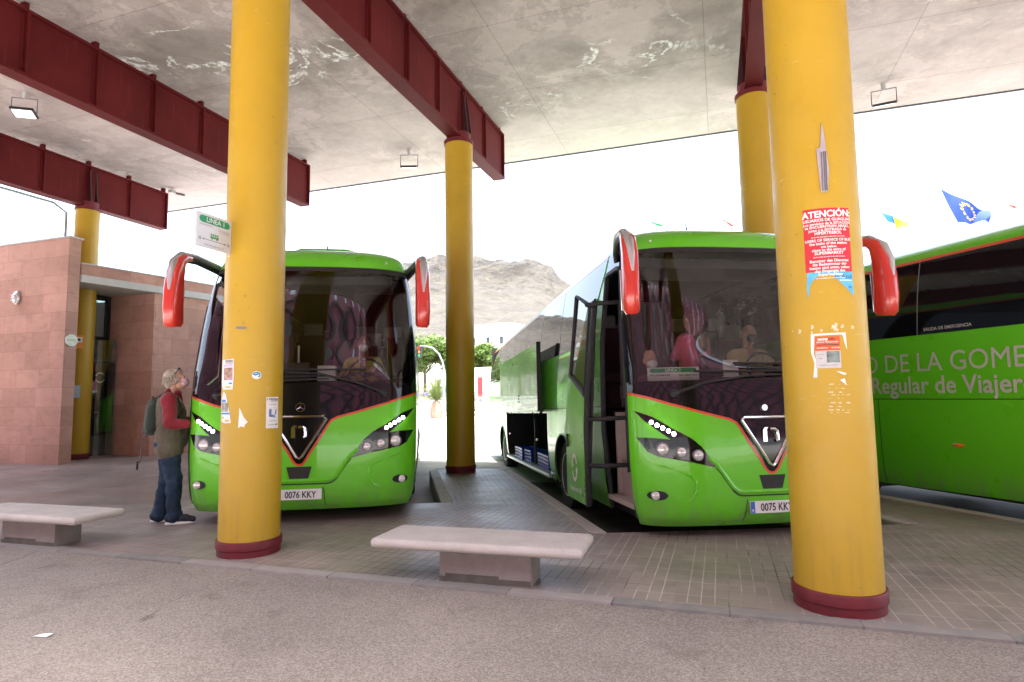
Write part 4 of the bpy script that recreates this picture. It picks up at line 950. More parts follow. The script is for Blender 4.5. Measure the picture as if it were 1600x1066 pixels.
# red ATENCION poster
t = tag(sheet(MB(), [(-.080, 2.148), (.204, 2.140), (.206, 2.556), (-.078, 2.562)], CR(.0015)).build('poster', plain('red poster', (.52, .018, .03), .55, 0, .08, 9), smooth=True), 'red ATENCIÓN poster with white text on the right foreground column', 'poster')
b = MB(); F = CR(.003)
put_text(b, 'ATENCIÓN:', .060, F, (.065, 2.520), bold=.03, sx=.92)
ln = [('USUARIOS DE GUAGUAS', .026), ('Los servicios de la ESTACIÓN', .023), ('se ENCUENTRAN ABAJO,', .024), ('junto a la ENTRADA de', .023), ('HIPERTREBOL', .026), ('las paradas de guaguas estan junto a la entrada', .0105), ('', .012), ('USERS OF SERVICE OF BUS', .0235), ('the baths of the station', .024), ('are below,', .022), ('close to the entry of', .024), ('SUPERMARKET', .026), ('the bus stops are next to the main entrance', .0105), ('', .016), ('Benutzer des Dienstes:', .025), ('die Badezimmer der', .025), ('Station sind unten, neben', .0235), ('des Einganges des', .025), ('Supermarktes', .026), ('die Haltestellen sind neben dem Eingang', .0105)]
v = 2.482
for txt, sz in ln:
    if txt: put_text(b, txt, sz*1.0, F, (.064, v), bold=.022)
    v -= sz*.80+.0025
b.build('lettering', M['white_ink'], t, smooth=False)
t = tag(sheet(MB(), [(-.072, 2.146), (.204, 2.139), (.207, 1.985), (.185, 2.005), (.150, 2.040), (.115, 2.075), (.085, 2.115), (.050, 2.128), (.0, 2.125), (-.035, 2.100), (-.062, 2.055), (-.070, 1.98), (-.080, 2.02)], CR(.001)).build('poster', plain('faded blue poster', (.10, .42, .62), .6, 0, .25, 14)), 'torn pale blue poster below the red one on the right foreground column', 'poster')
b = MB(); put_text(b, 'ra Azul', .040, CR(.0025), (.140, 2.108), bold=.02); put_text(b, 'da', .026, CR(.0025), (.180, 2.042), bold=.02); b.build('lettering', plain('blue ink', (.01, .16, .40), .6), t, smooth=False)
b = MB(); sheet(b, rect_p(.115, 2.082, .195, 2.087), CR(.0025)); b.build('rule', M['white_ink'], t)
# lower flyer with orange head
t = tag(sheet(MB(), [(-.072, 1.748), (.131, 1.750), (.134, 1.640), (.118, 1.690), (.112, 1.733), (.10, 1.738), (-.05, 1.735), (-.053, 1.70), (-.06, 1.62), (-.045, 1.56), (-.047, 1.47), (-.072, 1.468), (-.060, 1.56), (-.078, 1.63)], CR(.0008)).build('paper_remnant', M['paper']), 'torn white paper remnant framing the small flyer on the right column', 'paper scrap')
t = tag(sheet(MB(), rect_p(-.051, 1.527, .092, 1.728), CR(.0018)).build('flyer', plain('flyer grey', (.50, .49, .48), .6, 0, .1, 30)), 'small flyer with orange heading on the right foreground column', 'flyer')
b = MB(); sheet(b, rect_p(-.051, 1.638, .092, 1.729), CR(.0028)); b.build('heading', plain('flyer orange', (.70, .10, .02), .55, 0, .06), t)
b = MB(); put_text(b, 'tecny', .026, CR(.004), (-.005, 1.712), bold=.03); put_text(b, 'SERVICIOS Y REPARACIONES', .0095, CR(.004), (.02, 1.692), bold=.02); put_text(b, 'INFORMATICA', .0095, CR(.004), (-.01, 1.655), bold=.02); put_text(b, '922 870 000', .0095, CR(.004), (.065, 1.655), bold=.02); b.build('lettering', M['white_ink'], t, smooth=False)
b = MB(); put_text(b, 'info', .024, CR(.004), (.045, 1.712), bold=.02); sheet(b, rect_p(-.04, 1.672, .085, 1.677), CR(.0038)); put_text(b, 'ORDENADORES MOVILES', .008, CR(.0035), (.02, 1.545)); put_text(b, 'reparacion', .010, CR(.0035), (-.022, 1.615)); put_text(b, 'venta', .010, CR(.0035), (-.022, 1.590)); b.build('dark_lettering', M['ink'], t, smooth=False)
b = MB(); sheet(b, rect_p(.012, 1.562, .086, 1.634), CR(.0026)); b.build('picture', plain('flyer picture', (.16, .20, .19), .5, 0, .7, 14), t)
for poly, lab in (([(.062, 1.508), (.090, 1.502), (.112, 1.492), (.105, 1.480), (.085, 1.490)], 'small curled paper scrap just under the flyer on the right column'), ([(.080, 1.452), (.105, 1.460), (.112, 1.418), (.098, 1.432)], 'second small curled paper scrap farther below the flyer on the right column')):
    pts, f = gridded(poly, [k*.008 for k in range(-5, 20)], []); u0 = min(p[0] for p in poly)
    tag(MB().add([CR(.002+max(0, (u-u0)-.012)*.45)(u, v) for u, v in pts], f).build('paper_scrap', M['paper']), lab, 'paper scrap')
b = MB(); rs = random.Random(5)
for k in range(9):
    v = 1.420-k*.022+rs.uniform(-.006, .006); u = .0+rs.uniform(0, .02); n = 0
    while u < .108 and n < 20:
        l = rs.uniform(.006, .034); h = rs.uniform(.002, .008)
        sheet(b, [(u, v), (u+l, v+rs.uniform(-.004, .004)), (u+l*.9, v+h), (u+l*.2, v+h*.9)], CR(.0009)); u += l+rs.uniform(.004, .03); n += 1
for _ in range(16): u, v, r_ = rs.uniform(-.2, .2), rs.uniform(1.755, 1.80), rs.uniform(.004, .012); sheet(b, [(u-r_, v-r_*1.3), (u+r_*.6, v-r_), (u+r_, v+r_*.7), (u-r_*.4, v+r_*1.4)], CR(.0009))
o = tag(b.build('glue_residue', plain('glue remnant', (.66, .52, .34), .7, 0, .2, 30), merge=False), 'scraped remnants of glued paper on the lower right column', 'residue')
# crushed aluminium strip
t = tag(MB().add([CR(.012)(u, v) for u, v in [(.023, 2.955), (.046, 2.96), (.062, 3.125), (.072, 3.05), (.088, 2.80), (.076, 2.665), (.036, 2.660), (.030, 2.80)]]+[CR(.0)(u, v) for u, v in [(.023, 2.955), (.046, 2.96), (.062, 3.125), (.072, 3.05), (.088, 2.80), (.076, 2.665), (.036, 2.660), (.030, 2.80)]], [tuple(range(8))]+[(i, (i+1) % 8, 8+(i+1) % 8, 8+i) for i in range(8)]).build('metal_bracket', M['alu'], smooth=False), 'bent torn aluminium bracket strip high on the right foreground column', 'bracket')
b = MB()
for u in (.046, .060, .070): b.tube([CR(.015)(u, 2.67), CR(.015)(u+.004, 2.93)], .004, 6)
build_each(b, 'ridge', M['grey_pl'], t)
# papers on left column
def flyer(poly, lab, items):
    t = tag(sheet(MB(), poly, CL(.0015)).build('flyer', M['paper']), lab, 'flyer')
    for nm, mat, pl_ in items:
        b = MB()
        for p in pl_:
            if isinstance(p[0], str): put_text(b, p[0], p[1], CL(.0032), p[2], bold=.02)
            else: sheet(b, p, CL(.0026))
        b.build(nm, mat, t)
ph1 = plain('photo print warm', (.34, .20, .15), .5, 0, .75, 28); ph2 = plain('photo print grey', (.24, .24, .20), .5, 0, .8, 30); lil = plain('lilac print', (.48, .38, .60), .6); blu = plain('blue print', (.05, .22, .58), .6); org = plain('orange print', (.85, .38, .03), .6)
flyer([(-.352, 1.74), (-.172, 1.75), (-.168, 1.60), (-.178, 1.475), (-.31, 1.476), (-.36, 1.52)], 'white flyer with a lilac band high on the left edge of the left foreground column',
      [('lettering', M['ink'], [('mación', .034, (-.232, 1.732)), ('para la ciudadania', .014, (-.232, 1.712))]), ('lilac_band', lil, [rect_p(-.31, 1.680, -.185, 1.700), rect_p(-.235, 1.555, -.19, 1.580)]), ('picture', ph1, [rect_p(-.30, 1.560, -.182, 1.672)]), ('orange_mark', org, [rect_p(-.27, 1.488, -.20, 1.503)]), ('blue_mark', blu, [rect_p(-.225, 1.522, -.185, 1.537)])])
flyer([(-.34, 1.40), (-.297, 1.458), (-.26, 1.43), (-.235, 1.36), (-.205, 1.27), (-.187, 1.178), (-.26, 1.172), (-.33, 1.19), (-.35, 1.32)], 'white flyer with blue bands below the lilac one on the left foreground column',
      [('blue_band', blu, [rect_p(-.33, 1.362, -.255, 1.385), rect_p(-.335, 1.252, -.205, 1.268)]), ('picture', ph2, [rect_p(-.335, 1.275, -.225, 1.358)]), ('orange_mark', org, [rect_p(-.26, 1.190, -.205, 1.205)]), ('green_mark', M['green_dull'], [rect_p(-.32, 1.215, -.285, 1.235)])])
flyer([(.117, 1.402), (.252, 1.405), (.258, 1.118), (.118, 1.122)], 'white flyer with blue figures on the right edge of the left foreground column',
      [('lettering', M['ink'], [('Normas', .030, (.195, 1.385)), ('para el viajero', .014, (.205, 1.368)), ('uso de mascarilla obligatorio', .008, (.19, 1.335)), ('', .01, (.2, 1.3))][:3]), ('blue_figure', plain('slate blue print', (.12, .20, .36), .6, 0, .5, 40), [rect_p(.145, 1.225, .172, 1.295), [(.145, 1.225), (.215, 1.215), (.215, 1.235), (.172, 1.245)], [(.205, 1.245), (.225, 1.30), (.232, 1.28), (.222, 1.24)], [(.126, 1.372), (.140, 1.382), (.126, 1.394)]]), ('text_lines', M['grey_pl'], [rect_p(.15, 1.185, .235, 1.189), rect_p(.14, 1.150, .21, 1.154), rect_p(.215, 1.148, .245, 1.160)])])
t = tag(sheet(MB(), [(-.116, 1.132), (-.09, 1.148), (-.062, 1.136), (-.060, 1.158), (-.034, 1.184), (-.066, 1.222), (-.085, 1.262), (-.108, 1.315)], CL(.001)).build('paper_remnant', M['paper']), 'torn white triangular paper scrap on the left foreground column', 'paper scrap')
t = tag(sheet(MB(), [(.029+.040*math.cos(R(20*k)), 1.600+.036*math.sin(R(20*k))) for k in range(18)], CL(.0015)).build('sticker', M['white']), 'small round white sticker with blue swirl on the left foreground column', 'sticker')
b = MB()
for q_ in ribbon_quads([(.029+.028*math.cos(R(a)), 1.602+.022*math.sin(R(a))) for a in range(-60, 200, 20)], .012)+ribbon_quads([(.010, 1.602), (.030, 1.606), (.044, 1.612)], .014): sheet(b, q_, CL(.003))
b.build('swirl', plain('teal ink', (.0, .22, .42), .5), t)
t = tag(sheet(MB(), [(-.166, 2.030), (-.150, 2.040), (-.066, 2.036), (-.060, 2.022), (-.075, 2.014), (-.160, 2.018)], CL(.0008)).build('graffiti_mark', M['grey_pl']), 'small grey scribbled mark high on the left foreground column', 'mark')

# ================================================================== THINGS IN AND ON THE COACHES
def cmat(c): return Matrix.Translation(c.location) @ c.rotation_euler.to_matrix().to_4x4()
def in_coach(o, c, p, rz=0.0):
    m = cmat(c) @ Matrix.Translation(p) @ Matrix.Rotation(rz, 4, 'Z'); o.location = m.to_translation(); o.rotation_euler = m.to_euler(); return o
t = thing('line_board', 'white LINEA 2 board behind the windscreen of the door-open coach', 'sign'); in_coach(t, C2, (-.76, .03, 1.585), R(-14))
MB().box((0, 0, 0), (.52, .008, .135)).build('board', M['white'], t, smooth=False)
f2 = lambda o: (lambda u, v: (u, -.0045-o, v))
b = MB(); rbar(b, (0, .037), .47, .045, f2(.001)); b.build('green_band', bpy.data.materials['sign green'], t, smooth=False)
b = MB(); put_text(b, 'LINEA 2', .046, f2(.002), (0, .037), bold=.004); b.build('title', M['white_ink'], t, smooth=False)
b = MB(); put_text(b, 'VALLEHERMOSO', .028, f2(.002), (-.135, -.012), bold=.02); put_text(b, 'SAN SEBASTIAN', .026, f2(.002), (.15, -.016), bold=.02); b.build('stops', M['ink'], t, smooth=False)
t = thing('notice_sheet', 'white notice sheet leaning at the bottom left of the windscreen of coach 0076', 'notice'); in_coach(t, C1, (-.88, .30, 1.57), R(-12))
MB().box((0, 0, 0), (.34, .006, .17)).build('sheet', M['paper'], t, smooth=False)
b = MB()
for q_ in ribbon_quads([(.06+.04*math.cos(R(30*k)), .0+.045*math.sin(R(30*k))) for k in range(12)], .012, True): b.add([(u, -.005, v) for u, v in q_], [(0, 1, 2, 3)])
b.build('round_mark', plain('mark violet', (.10, .06, .28), .6), t, smooth=False)
def crate():
    t = thing('crate', 'x', 'crate', group='blue crates in the luggage bay')
    b = MB(); W, D, Hh = .54, .36, .24
    b.box((0, 0, .01), (D, W, .02))
    for s in (-1, 1):
        for z in (.03, .10, .165, .225): b.box((s*D/2, 0, z), (.016, W, .022)); b.box((0, s*W/2, z), (D, .016, .022))
        for k in range(9): b.box((s*D/2, -W/2+W*k/8, Hh/2), (.018, .014, Hh))
        for k in range(7): b.box((-D/2+D*k/6, s*W/2, Hh/2), (.014, .018, Hh))
    b.build('basket', M['crate_blue'], t, smooth=False)
    r = MB()
    for s in (-1, 1): r.box((s*D/2, 0, Hh-.008), (.026, W+.026, .022)); r.box((0, s*W/2, Hh-.008), (D, .026, .022))
    r.build('rim', M['crate_blue'], t, smooth=False); return t
c0 = crate()
for i, (x, y, z, l) in enumerate(((-1.0, 7.95, .197, 'blue plastic crate deepest toward the rear wheel in the open luggage bay'), (-1.02, 7.36, .197, 'blue plastic crate second from the rear wheel in the luggage bay'), (-.98, 6.72, .197, 'blue plastic crate just behind the middle post of the luggage bay'), (-.92, 5.6, .197, 'blue plastic crate between the two posts of the luggage bay'), (-.94, 5.0, .197, 'blue plastic crate nearest the front wheel in the luggage bay'))):
    o = c0 if i == 0 else copy_tree(c0); in_coach(o, C2, (x, y, z), R((2, -3, 4, 0, -2)[i])); o['label'] = l

# ------------------------------------------------------------------ people
def cap_(mb, p0, p1, r0, r1, n=5):
    p0, p1 = Vector(p0), Vector(p1); d = (p1-p0).normalized(); pts, rad = [], []
    for i in range(n): a = math.pi/2*(1-i/n); pts.append(p0-d*r0*math.sin(a)); rad.append(max(r0*math.cos(a), .0008))
    pts += [p0, p1]; rad += [r0, r1]
    for i in range(1, n+1): a = math.pi/2*i/n; pts.append(p1+d*r1*math.sin(a)); rad.append(max(r1*math.cos(a), .0008))
    return mb.tube(pts, rad, 14)
def head(mb, c, pitch=0.0):
    h = MB(); r = Matrix.Rotation(pitch, 3, 'X')
    h.ell((0, .012, .02), (.076, .096, .105), 20, 14); h.ell((0, -.025, -.055), (.058, .066, .070), 18, 12)
    h.ell((0, -.062, -.088), (.030, .030, .026)); h.ell((0, -.070, -.02), (.052, .03, .05))
    cap_(h, (0, -.088, .008), (0, -.108, -.030), .010, .016)
    for s in (-1, 1): h.ell((s*.078, .018, -.012), (.012, .026, .036)); h.ell((s*.033, -.078, .018), (.026, .014, .012))
    cap_(h, (-.022, -.090, -.060), (.022, -.090, -.060), .009, .009)
    h.v = [tuple(Vector(c)+r @ Vector(p)) for p in h.v]; mb.add(h.v, h.f)
def eyes(par, c, pitch):
    r = Matrix.Rotation(pitch, 3, 'X')
    for s in (-1, 1): MB().ell(Vector(c)+r @ Vector((s*.032, -.083, .006)), (.012, .010, .011), 10, 8).build('eye', M['ink'], par)
def hand(mb, wrist, d, palm_n, curl=.6, side=1):
    """palm, four unequal bent fingers and a side thumb"""
    d = Vector(d).normalized(); n = Vector(palm_n).normalized(); w_ = d.cross(n).normalized()*side; p = Vector(wrist)
    for k in range(4): cap_(mb, p+w_*(-.026+.0175*k)*.6, p+d*.082+w_*(-.030+.020*k), .016, .013, 3)
    for k, L in enumerate((.072, .082, .076, .058)):
        b0 = p+d*.085+w_*(-.030+.020*k); b1 = b0+(d*math.cos(curl*.5)-n*math.sin(curl*.5))*L*.5; b2 = b1+(d*math.cos(curl*1.4)-n*math.sin(curl*1.4))*L*.5
        cap_(mb, b0, b1, .0095, .0088, 3); cap_(mb, b1, b2, .0088, .0072, 3)
    t0 = p+d*.028-w_*.030; t1 = t0+(d*.75-w_*.65).normalized()*.040; t2 = t1+(d*.95-w_*.2-n*.3).normalized()*.030
    cap_(mb, t0, t1, .0125, .0105, 3); cap_(mb, t1, t2, .0105, .008, 3)
def m_skin(name, c): 
    m = plain(name, c, .5, 0, .08, 25); m.node_tree.nodes['Principled BSDF'].inputs['Subsurface Weight'].default_value = .08; m.node_tree.nodes['Principled BSDF'].inputs['Subsurface Radius'].default_value = (.02, .008, .004); return m
skin = m_skin('skin', (.52, .29, .21)); skin2 = m_skin('tanned skin', (.40, .21, .14))
def piece(prims, name, mat, par, vox=.011, sm=4): return link(name, melt(prims, vox, sm), mat, par, sharp=180)
def cloth(name, c, fold=.5, scale=9):
    m, n, b = newmat(name); v = tc(n, (1, 1, .6)); f = noi(n, v, scale, 6, .6, .5)
    n.links.new(ramp(n, noi(n, v, 4, 5), [(.3, tuple(x*.78 for x in c)), (.7, tuple(min(1, x*1.2) for x in c))]).outputs[0], b.inputs['Base Color'])
    b.inputs['Roughness'].default_value = .85; b.inputs['Sheen Weight'].default_value = .15; bump(n, b, f, fold, .03); return m
tx = bpy.data.textures.new('folds', 'CLOUDS'); tx.noise_scale = .085; tx.noise_depth = 3
def folds(o, k=.02):
    d = o.modifiers.new('folds', 'DISPLACE'); d.texture = tx; d.strength = k; d.mid_level = .5; d.texture_coords = 'LOCAL'; return o
# --- standing traveller beside the left coach (local front = -Y)
P1 = thing('person', 'grey haired person in olive vest and red sleeves standing beside the left coach', 'person', (-6.0, 5.44, 0), (0, 0, R(133)))
bd = MB()
HC = (0, -.045, 1.625); PT = R(-14)
head(bd, HC, PT); cap_(bd, (0, .015, 1.42), (0, -.02, 1.56), .062, .056)
cap_(bd, (0, 0, .98), (0, .01, 1.34), .13, .13); cap_(bd, (-.12, .01, 1.40), (.12, .01, 1.40), .07, .07)
EL = {-1: (-.275, -.02, 1.13), 1: (.275, -.03, 1.13)}; WR_ = {-1: (-.20, -.255, 1.115), 1: (.19, -.27, 1.135)}
for s in (-1, 1):
    cap_(bd, (s*.185, .01, 1.405), EL[s], .048, .040); cap_(bd, EL[s], WR_[s], .040, .028)
    dd = Vector(WR_[s])-Vector(EL[s]); hand(bd, WR_[s], (dd.x*.6, dd.y, dd.z), (0, 0, 1), .9, s)
LG = {-1: ((-.10, .0, .92), (-.105, -.06, .50), (-.11, -.075, .09)), 1: ((.10, .0, .92), (.105, .02, .50), (.115, .095, .09))}
for s in (-1, 1):
    a, k, f_ = LG[s]; cap_(bd, a, k, .085, .058); cap_(bd, k, f_, .055, .042); cap_(bd, (f_[0], f_[1]+.03, .055), (f_[0]+s*.015, f_[1]-.15, .04), .04, .035)
piece(bd, 'body', skin, P1, .0075, 3); eyes(P1, HC, PT)
vs = MB()
cap_(vs, (-.075, .0, .93), (-.09, .02, 1.33), .150, .125); cap_(vs, (.075, .0, .93), (.09, .02, 1.33), .150, .125); cap_(vs, (0, -.07, .96), (0, -.04, 1.30), .135, .105); cap_(vs, (0, .04, .95), (0, .06, 1.33), .12, .11)
cap_(vs, (-.155, .015, 1.405), (.155, .015, 1.405), .075, .075); cap_(vs, (-.09, 0, .84), (.09, 0, .84), .145, .145); cap_(vs, (0, .03, 1.44), (0, .01, 1.475), .075, .068)
folds(piece(vs, 'vest', cloth('olive vest cloth', (.095, .080, .052), .9, 6), P1, .011, 3), .035)
for s in (-1, 1):
    sv = MB(); cap_(sv, (s*.185, .01, 1.395), EL[s], .083, .068); w2 = Vector(EL[s]).lerp(Vector(WR_[s]), .62); cap_(sv, EL[s], w2, .066, .056); sv.lathe([(.050, 0), (.060, .0), (.060, .02), (.05, .02)], c=tuple(w2))
    folds(piece(sv, 'sleeve', bpy.data.materials.get('red shirt cloth') or cloth('red shirt cloth', (.19, .005, .014), .7, 7), P1, .010, 2), .035)
cl_ = MB(); cap_(cl_, (-.05, -.065, 1.475), (.05, -.065, 1.475), .028, .028); cap_(cl_, (0, -.075, 1.47), (0, -.10, 1.38), .03, .022); cap_(cl_, (-.055, .03, 1.495), (.055, .03, 1.495), .03, .03); piece(cl_, 'collar', bpy.data.materials['red shirt cloth'], P1, .008, 2)
jn = MB()
for s in (-1, 1):
    a, k, f_ = LG[s]; cap_(jn, (a[0]*.9, 0, .88), k, .122, .088); cap_(jn, k, (f_[0], f_[1], .10), .086, .070); cap_(jn, (f_[0], f_[1], .12), (f_[0], f_[1]-.005, .085), .078, .080)
cap_(jn, (-.08, .02, .90), (.08, .02, .90), .13, .13)
def m_denim():
    m, n, b = newmat('denim'); v = tc(n); f = noi(n, tc(n, (1, 1, .55)), 6, 6, .6, .8)
    c = ramp(n, f, [(.3, (.006, .016, .035)), (.55, (.012, .034, .068)), (.72, (.045, .075, .115))]).outputs[0]
    n.links.new(c, b.inputs['Base Color']); b.inputs['Roughness'].default_value = .9; bump(n, b, f, .6, .03); return m
folds(piece(jn, 'jeans', m_denim(), P1, .010, 3), .04)
for s in (-1, 1):
    f_ = LG[s][2]; sh = MB(); x, y = f_[0], f_[1]
    cap_(sh, (x, y+.045, .075), (x+s*.012, y-.12, .062), .050, .046); cap_(sh, (x+s*.012, y-.12, .055), (x+s*.02, y-.19, .045), .046, .036); cap_(sh, (x, y+.02, .09), (x, y-.01, .115), .050, .046)
    o = piece(sh, 'shoe', plain('navy knit shoe', (.018, .022, .035), .8, 0, .4, 40), P1, .008, 2)
    so = MB(); out_ = []
    for k in range(20):
        a = 2*math.pi*k/20; yy = math.sin(a)*.155; ww = .047-.008*math.sin(a); out_.append((x+s*.010-s*.06*(yy*.2)+math.cos(a)*ww, y-.065+yy))
    so.prism(out_, .002, .030); so.build('sole', M['white'], o, bevel=.008)
hr = MB(); rr = Matrix.Rotation(PT, 3, 'X')
def hp_(p): return tuple(Vector(HC)+rr @ Vector(p))
for c, r_ in (((0, .040, .045), (.086, .090, .088)), ((0, .075, -.01), (.078, .055, .085)), ((-.05, .03, .005), (.040, .062, .06)), ((.05, .03, .005), (.040, .062, .06)), ((0, -.025, .098), (.068, .060, .035)), ((0, .085, -.055), (.06, .035, .05))): hr.ell(hp_(c), r_)
rh = random.Random(3)
hm_ = MB(); hm_.v, hm_.f = list(hr.v), list(hr.f)
o = piece(hr, 'hair', plain('grey blond hair', (.36, .31, .25), .6, 0, .45, 60), P1, .007, 1)
b = MB()
for _ in range(260):
    a, e = rh.uniform(-2.6, 2.6), rh.uniform(-.25, 1.35); d = Vector((math.sin(a)*math.cos(e), math.cos(a)*math.cos(e), math.sin(e)))
    p0 = Vector((0, .035, .02))+Vector((d.x*.084, d.y*.090, d.z*.104)); dn = Vector((d.x*.35, d.y*.35+.25, -.9)).normalized(); L = rh.uniform(.025, .055)
    b.tube([hp_(p0), hp_(p0+dn*L*.5+d*.006), hp_(p0+dn*L+d*.004)], [.006, .005, .001], 4)
b.build('hair_tuft', bpy.data.materials['grey blond hair'], o, merge=False)
mk = MB()
mk.ell(hp_((0, -.072, -.048)), (.068, .052, .058), 18, 12)
for s in (-1, 1): mk.tube([hp_((s*.060, -.075, -.025)), hp_((s*.080, -.02, -.01)), hp_((s*.083, .012, -.02))], .004, 6)
def m_mask():
    m, n, b = newmat('pink patterned mask'); x = N(n, 'ShaderNodeTexVoronoi', Scale=70.0); n.links.new(tc(n), x.inputs['Vector'])
    n.links.new(ramp(n, x.outputs['Distance'], [(.2, (.30, .12, .16)), (.5, (.62, .44, .47))]).outputs[0], b.inputs['Base Color']); b.inputs['Roughness'].default_value = .85; return m
mk.build('face_mask', m_mask(), P1)
sg_ = MB()
for s in (-1, 1): sg_.ell(hp_((s*.036, -.055, .112)), (.030, .012, .020)); sg_.tube([hp_((s*.066, -.05, .11)), hp_((s*.084, .0, .06)), hp_((s*.086, .03, .02))], .004, 6)
sg_.tube([hp_((-.02, -.06, .115)), hp_((.02, -.06, .115))], .004, 6); sg_.build('sunglasses', M['ink'], P1)
# backpack worn on the back
BP = thing('backpack', 'small dark green backpack with hanging straps on the back of the standing person', 'backpack', (-6.0, 5.44, 0), (0, 0, R(133)))
bp = MB(); cap_(bp, (-.07, .175, 1.09), (-.06, .165, 1.30), .080, .07); cap_(bp, (.07, .175, 1.09), (.06, .165, 1.30), .080, .07); cap_(bp, (0, .185, 1.08), (0, .175, 1.33), .09, .075); cap_(bp, (0, .225, 1.06), (0, .215, 1.16), .055, .05)
piece(bp, 'bag', cloth('dark green pack cloth', (.014, .026, .016), .6, 12), BP, .010, 3)
b = MB(); b.tube([(-.03, .17, 1.38), (-.03, .185, 1.43), (.03, .185, 1.43), (.03, .17, 1.38)], .009, 6); b.build('grab_loop', M['black'], BP)
for s in (-1, 1):
    b = MB(); b.tube([(s*.10, .17, 1.40), (s*.12, .05, 1.475), (s*.135, -.08, 1.42), (s*.15, -.13, 1.28), (s*.17, -.06, 1.12), (s*.14, .12, 1.05)], .020, 8, ry=.006); b.build('shoulder_strap', M['black'], BP)
b = MB(); b.tube([(-.09, .22, 1.04), (-.10, .27, .95), (-.10, .265, .80), (-.105, .28, .70)], .017, 6, ry=.006); lp_ = [(-.105+.028*math.sin(R(30*k)), .30, .665-.035*math.cos(R(30*k))) for k in range(12)]; b.tube(lp_+lp_[:2], .008, 6, cap=False); b.tube([(-.14, .30, .715), (-.07, .30, .705)], .009, 6); b.build('hanging_strap', M['black'], BP)
b = MB(); b.tube([(.06, .23, 1.05), (.07, .25, .97), (.065, .24, .88)], .015, 6, ry=.004); b.build('hanging_strap', M['black'], BP)
# --- people inside the coaches
def seated(label, coach_, p, skin_, shirt, mask, hair, lean=0.0):
    t = thing('person', label, 'person'); in_coach(t, coach_, p)
    b = MB(); hc = (0, -.06, .66); head(b, hc, R(8)); cap_(b, (0, 0, .46), (0, -.02, .60), .062, .055); cap_(b, (0, .02, .05), (0, 0, .38), .12, .13); cap_(b, (-.13, 0, .42), (.13, 0, .42), .065, .065)
    for s in (-1, 1):
        e = (s*.27, -.10, .20); w_ = (s*.17, -.32, .30); cap_(b, (s*.19, 0, .42), e, .048, .04); cap_(b, e, w_, .04, .03); hand(b, w_, (-.2*s, -1, .1), (0, 0, 1), 1.1, s)
        cap_(b, (s*.10, 0, .0), (s*.12, -.42, .02), .085, .06); cap_(b, (s*.12, -.42, .02), (s*.12, -.40, -.38), .055, .042); cap_(b, (s*.12, -.38, -.42), (s*.12, -.54, -.43), .04, .034)
    piece(b, 'body', skin_, t, .009, 3); eyes(t, hc, R(8))
    v = MB(); cap_(v, (-.06, .01, .06), (-.08, 0, .38), .14, .125); cap_(v, (.06, .01, .06), (.08, 0, .38), .14, .125); cap_(v, (-.16, 0, .42), (.16, 0, .42), .08, .08)
    for s in (-1, 1): cap_(v, (s*.19, 0, .41), (s*.255, -.08, .24), .075, .065)
    piece(v, 'shirt', shirt, t, .012, 2)
    j = MB()
    for s in (-1, 1): cap_(j, (s*.10, 0, .0), (s*.12, -.42, .02), .10, .08); cap_(j, (s*.12, -.42, .02), (s*.12, -.40, -.36), .075, .06)
    piece(j, 'trousers', M['dark'], t, .013, 2)
    m_ = MB().ell((0, -.13, .612), (.066, .05, .055), 16, 10); m_.build('face_mask', mask, t)
    if hair:
        h = MB(); h.ell((0, -.02, .715), (.083, .095, .075)); h.ell((0, .02, .66), (.078, .07, .09)); piece(h, 'hair', hair, t, .009, 1)
    return t
yv = cloth('yellow green work shirt', (.55, .50, .12), .4); kv = cloth('khaki work shirt', (.50, .42, .24), .4)
seated('driver with white face mask at the wheel of the left coach', C1, (.56, .98, 1.42), skin2, yv, M['paper'], plain('dark hair', (.03, .022, .018), .6))
seated('bald driver with black face mask at the wheel of the door-open coach', C2, (.60, .96, 1.44), skin2, kv, M['screen_black'], None)
P4 = thing('person', 'person with long brown hair and pink top standing beside the driver in coach 0075', 'person'); in_coach(P4, C2, (-.06, 1.02, .97), R(200))
b = MB(); hc = (0, -.03, 1.33); head(b, hc, R(20)); cap_(b, (0, .01, 1.12), (0, -.01, 1.27), .055, .05); cap_(b, (0, 0, .60), (0, 0, 1.04), .12, .12); cap_(b, (-.11, 0, 1.10), (.11, 0, 1.10), .06, .06)
for s in (-1, 1):
    e = (s*.26, -.06, .86); w_ = (s*.20, -.28, .92); cap_(b, (s*.17, 0, 1.09), e, .045, .038); cap_(b, e, w_, .036, .028); hand(b, w_, (0, -1, 0), (0, 0, 1), .8, s); cap_(b, (s*.09, 0, .55), (s*.09, 0, .08), .085, .05); cap_(b, (s*.09, .02, .04), (s*.09, -.14, .03), .04, .034)
piece(b, 'body', skin, P4, .010, 3); eyes(P4, hc, R(20))
v = MB(); cap_(v, (-.06, 0, .58), (-.08, 0, 1.04), .15, .12); cap_(v, (.06, 0, .58), (.08, 0, 1.04), .15, .12); cap_(v, (-.14, 0, 1.09), (.14, 0, 1.09), .075, .075)
for s in (-1, 1): cap_(v, (s*.17, 0, 1.08), (s*.25, -.05, .88), .07, .058)
piece(v, 'top', cloth('pink top cloth', (.52, .10, .20), .4), P4, .012, 2)
h = MB(); h.ell((0, .01, 1.37), (.09, .10, .10)); cap_(h, (0, .07, 1.34), (0, .10, 1.0), .085, .095); piece(h, 'hair', plain('brown hair', (.10, .045, .025), .55, 0, .3, 40), P4, .010, 1)
j = MB()
for s in (-1, 1): cap_(j, (s*.09, 0, .55), (s*.09, 0, .08), .10, .07)
piece(j, 'trousers', M['dark'], P4, .013, 2)
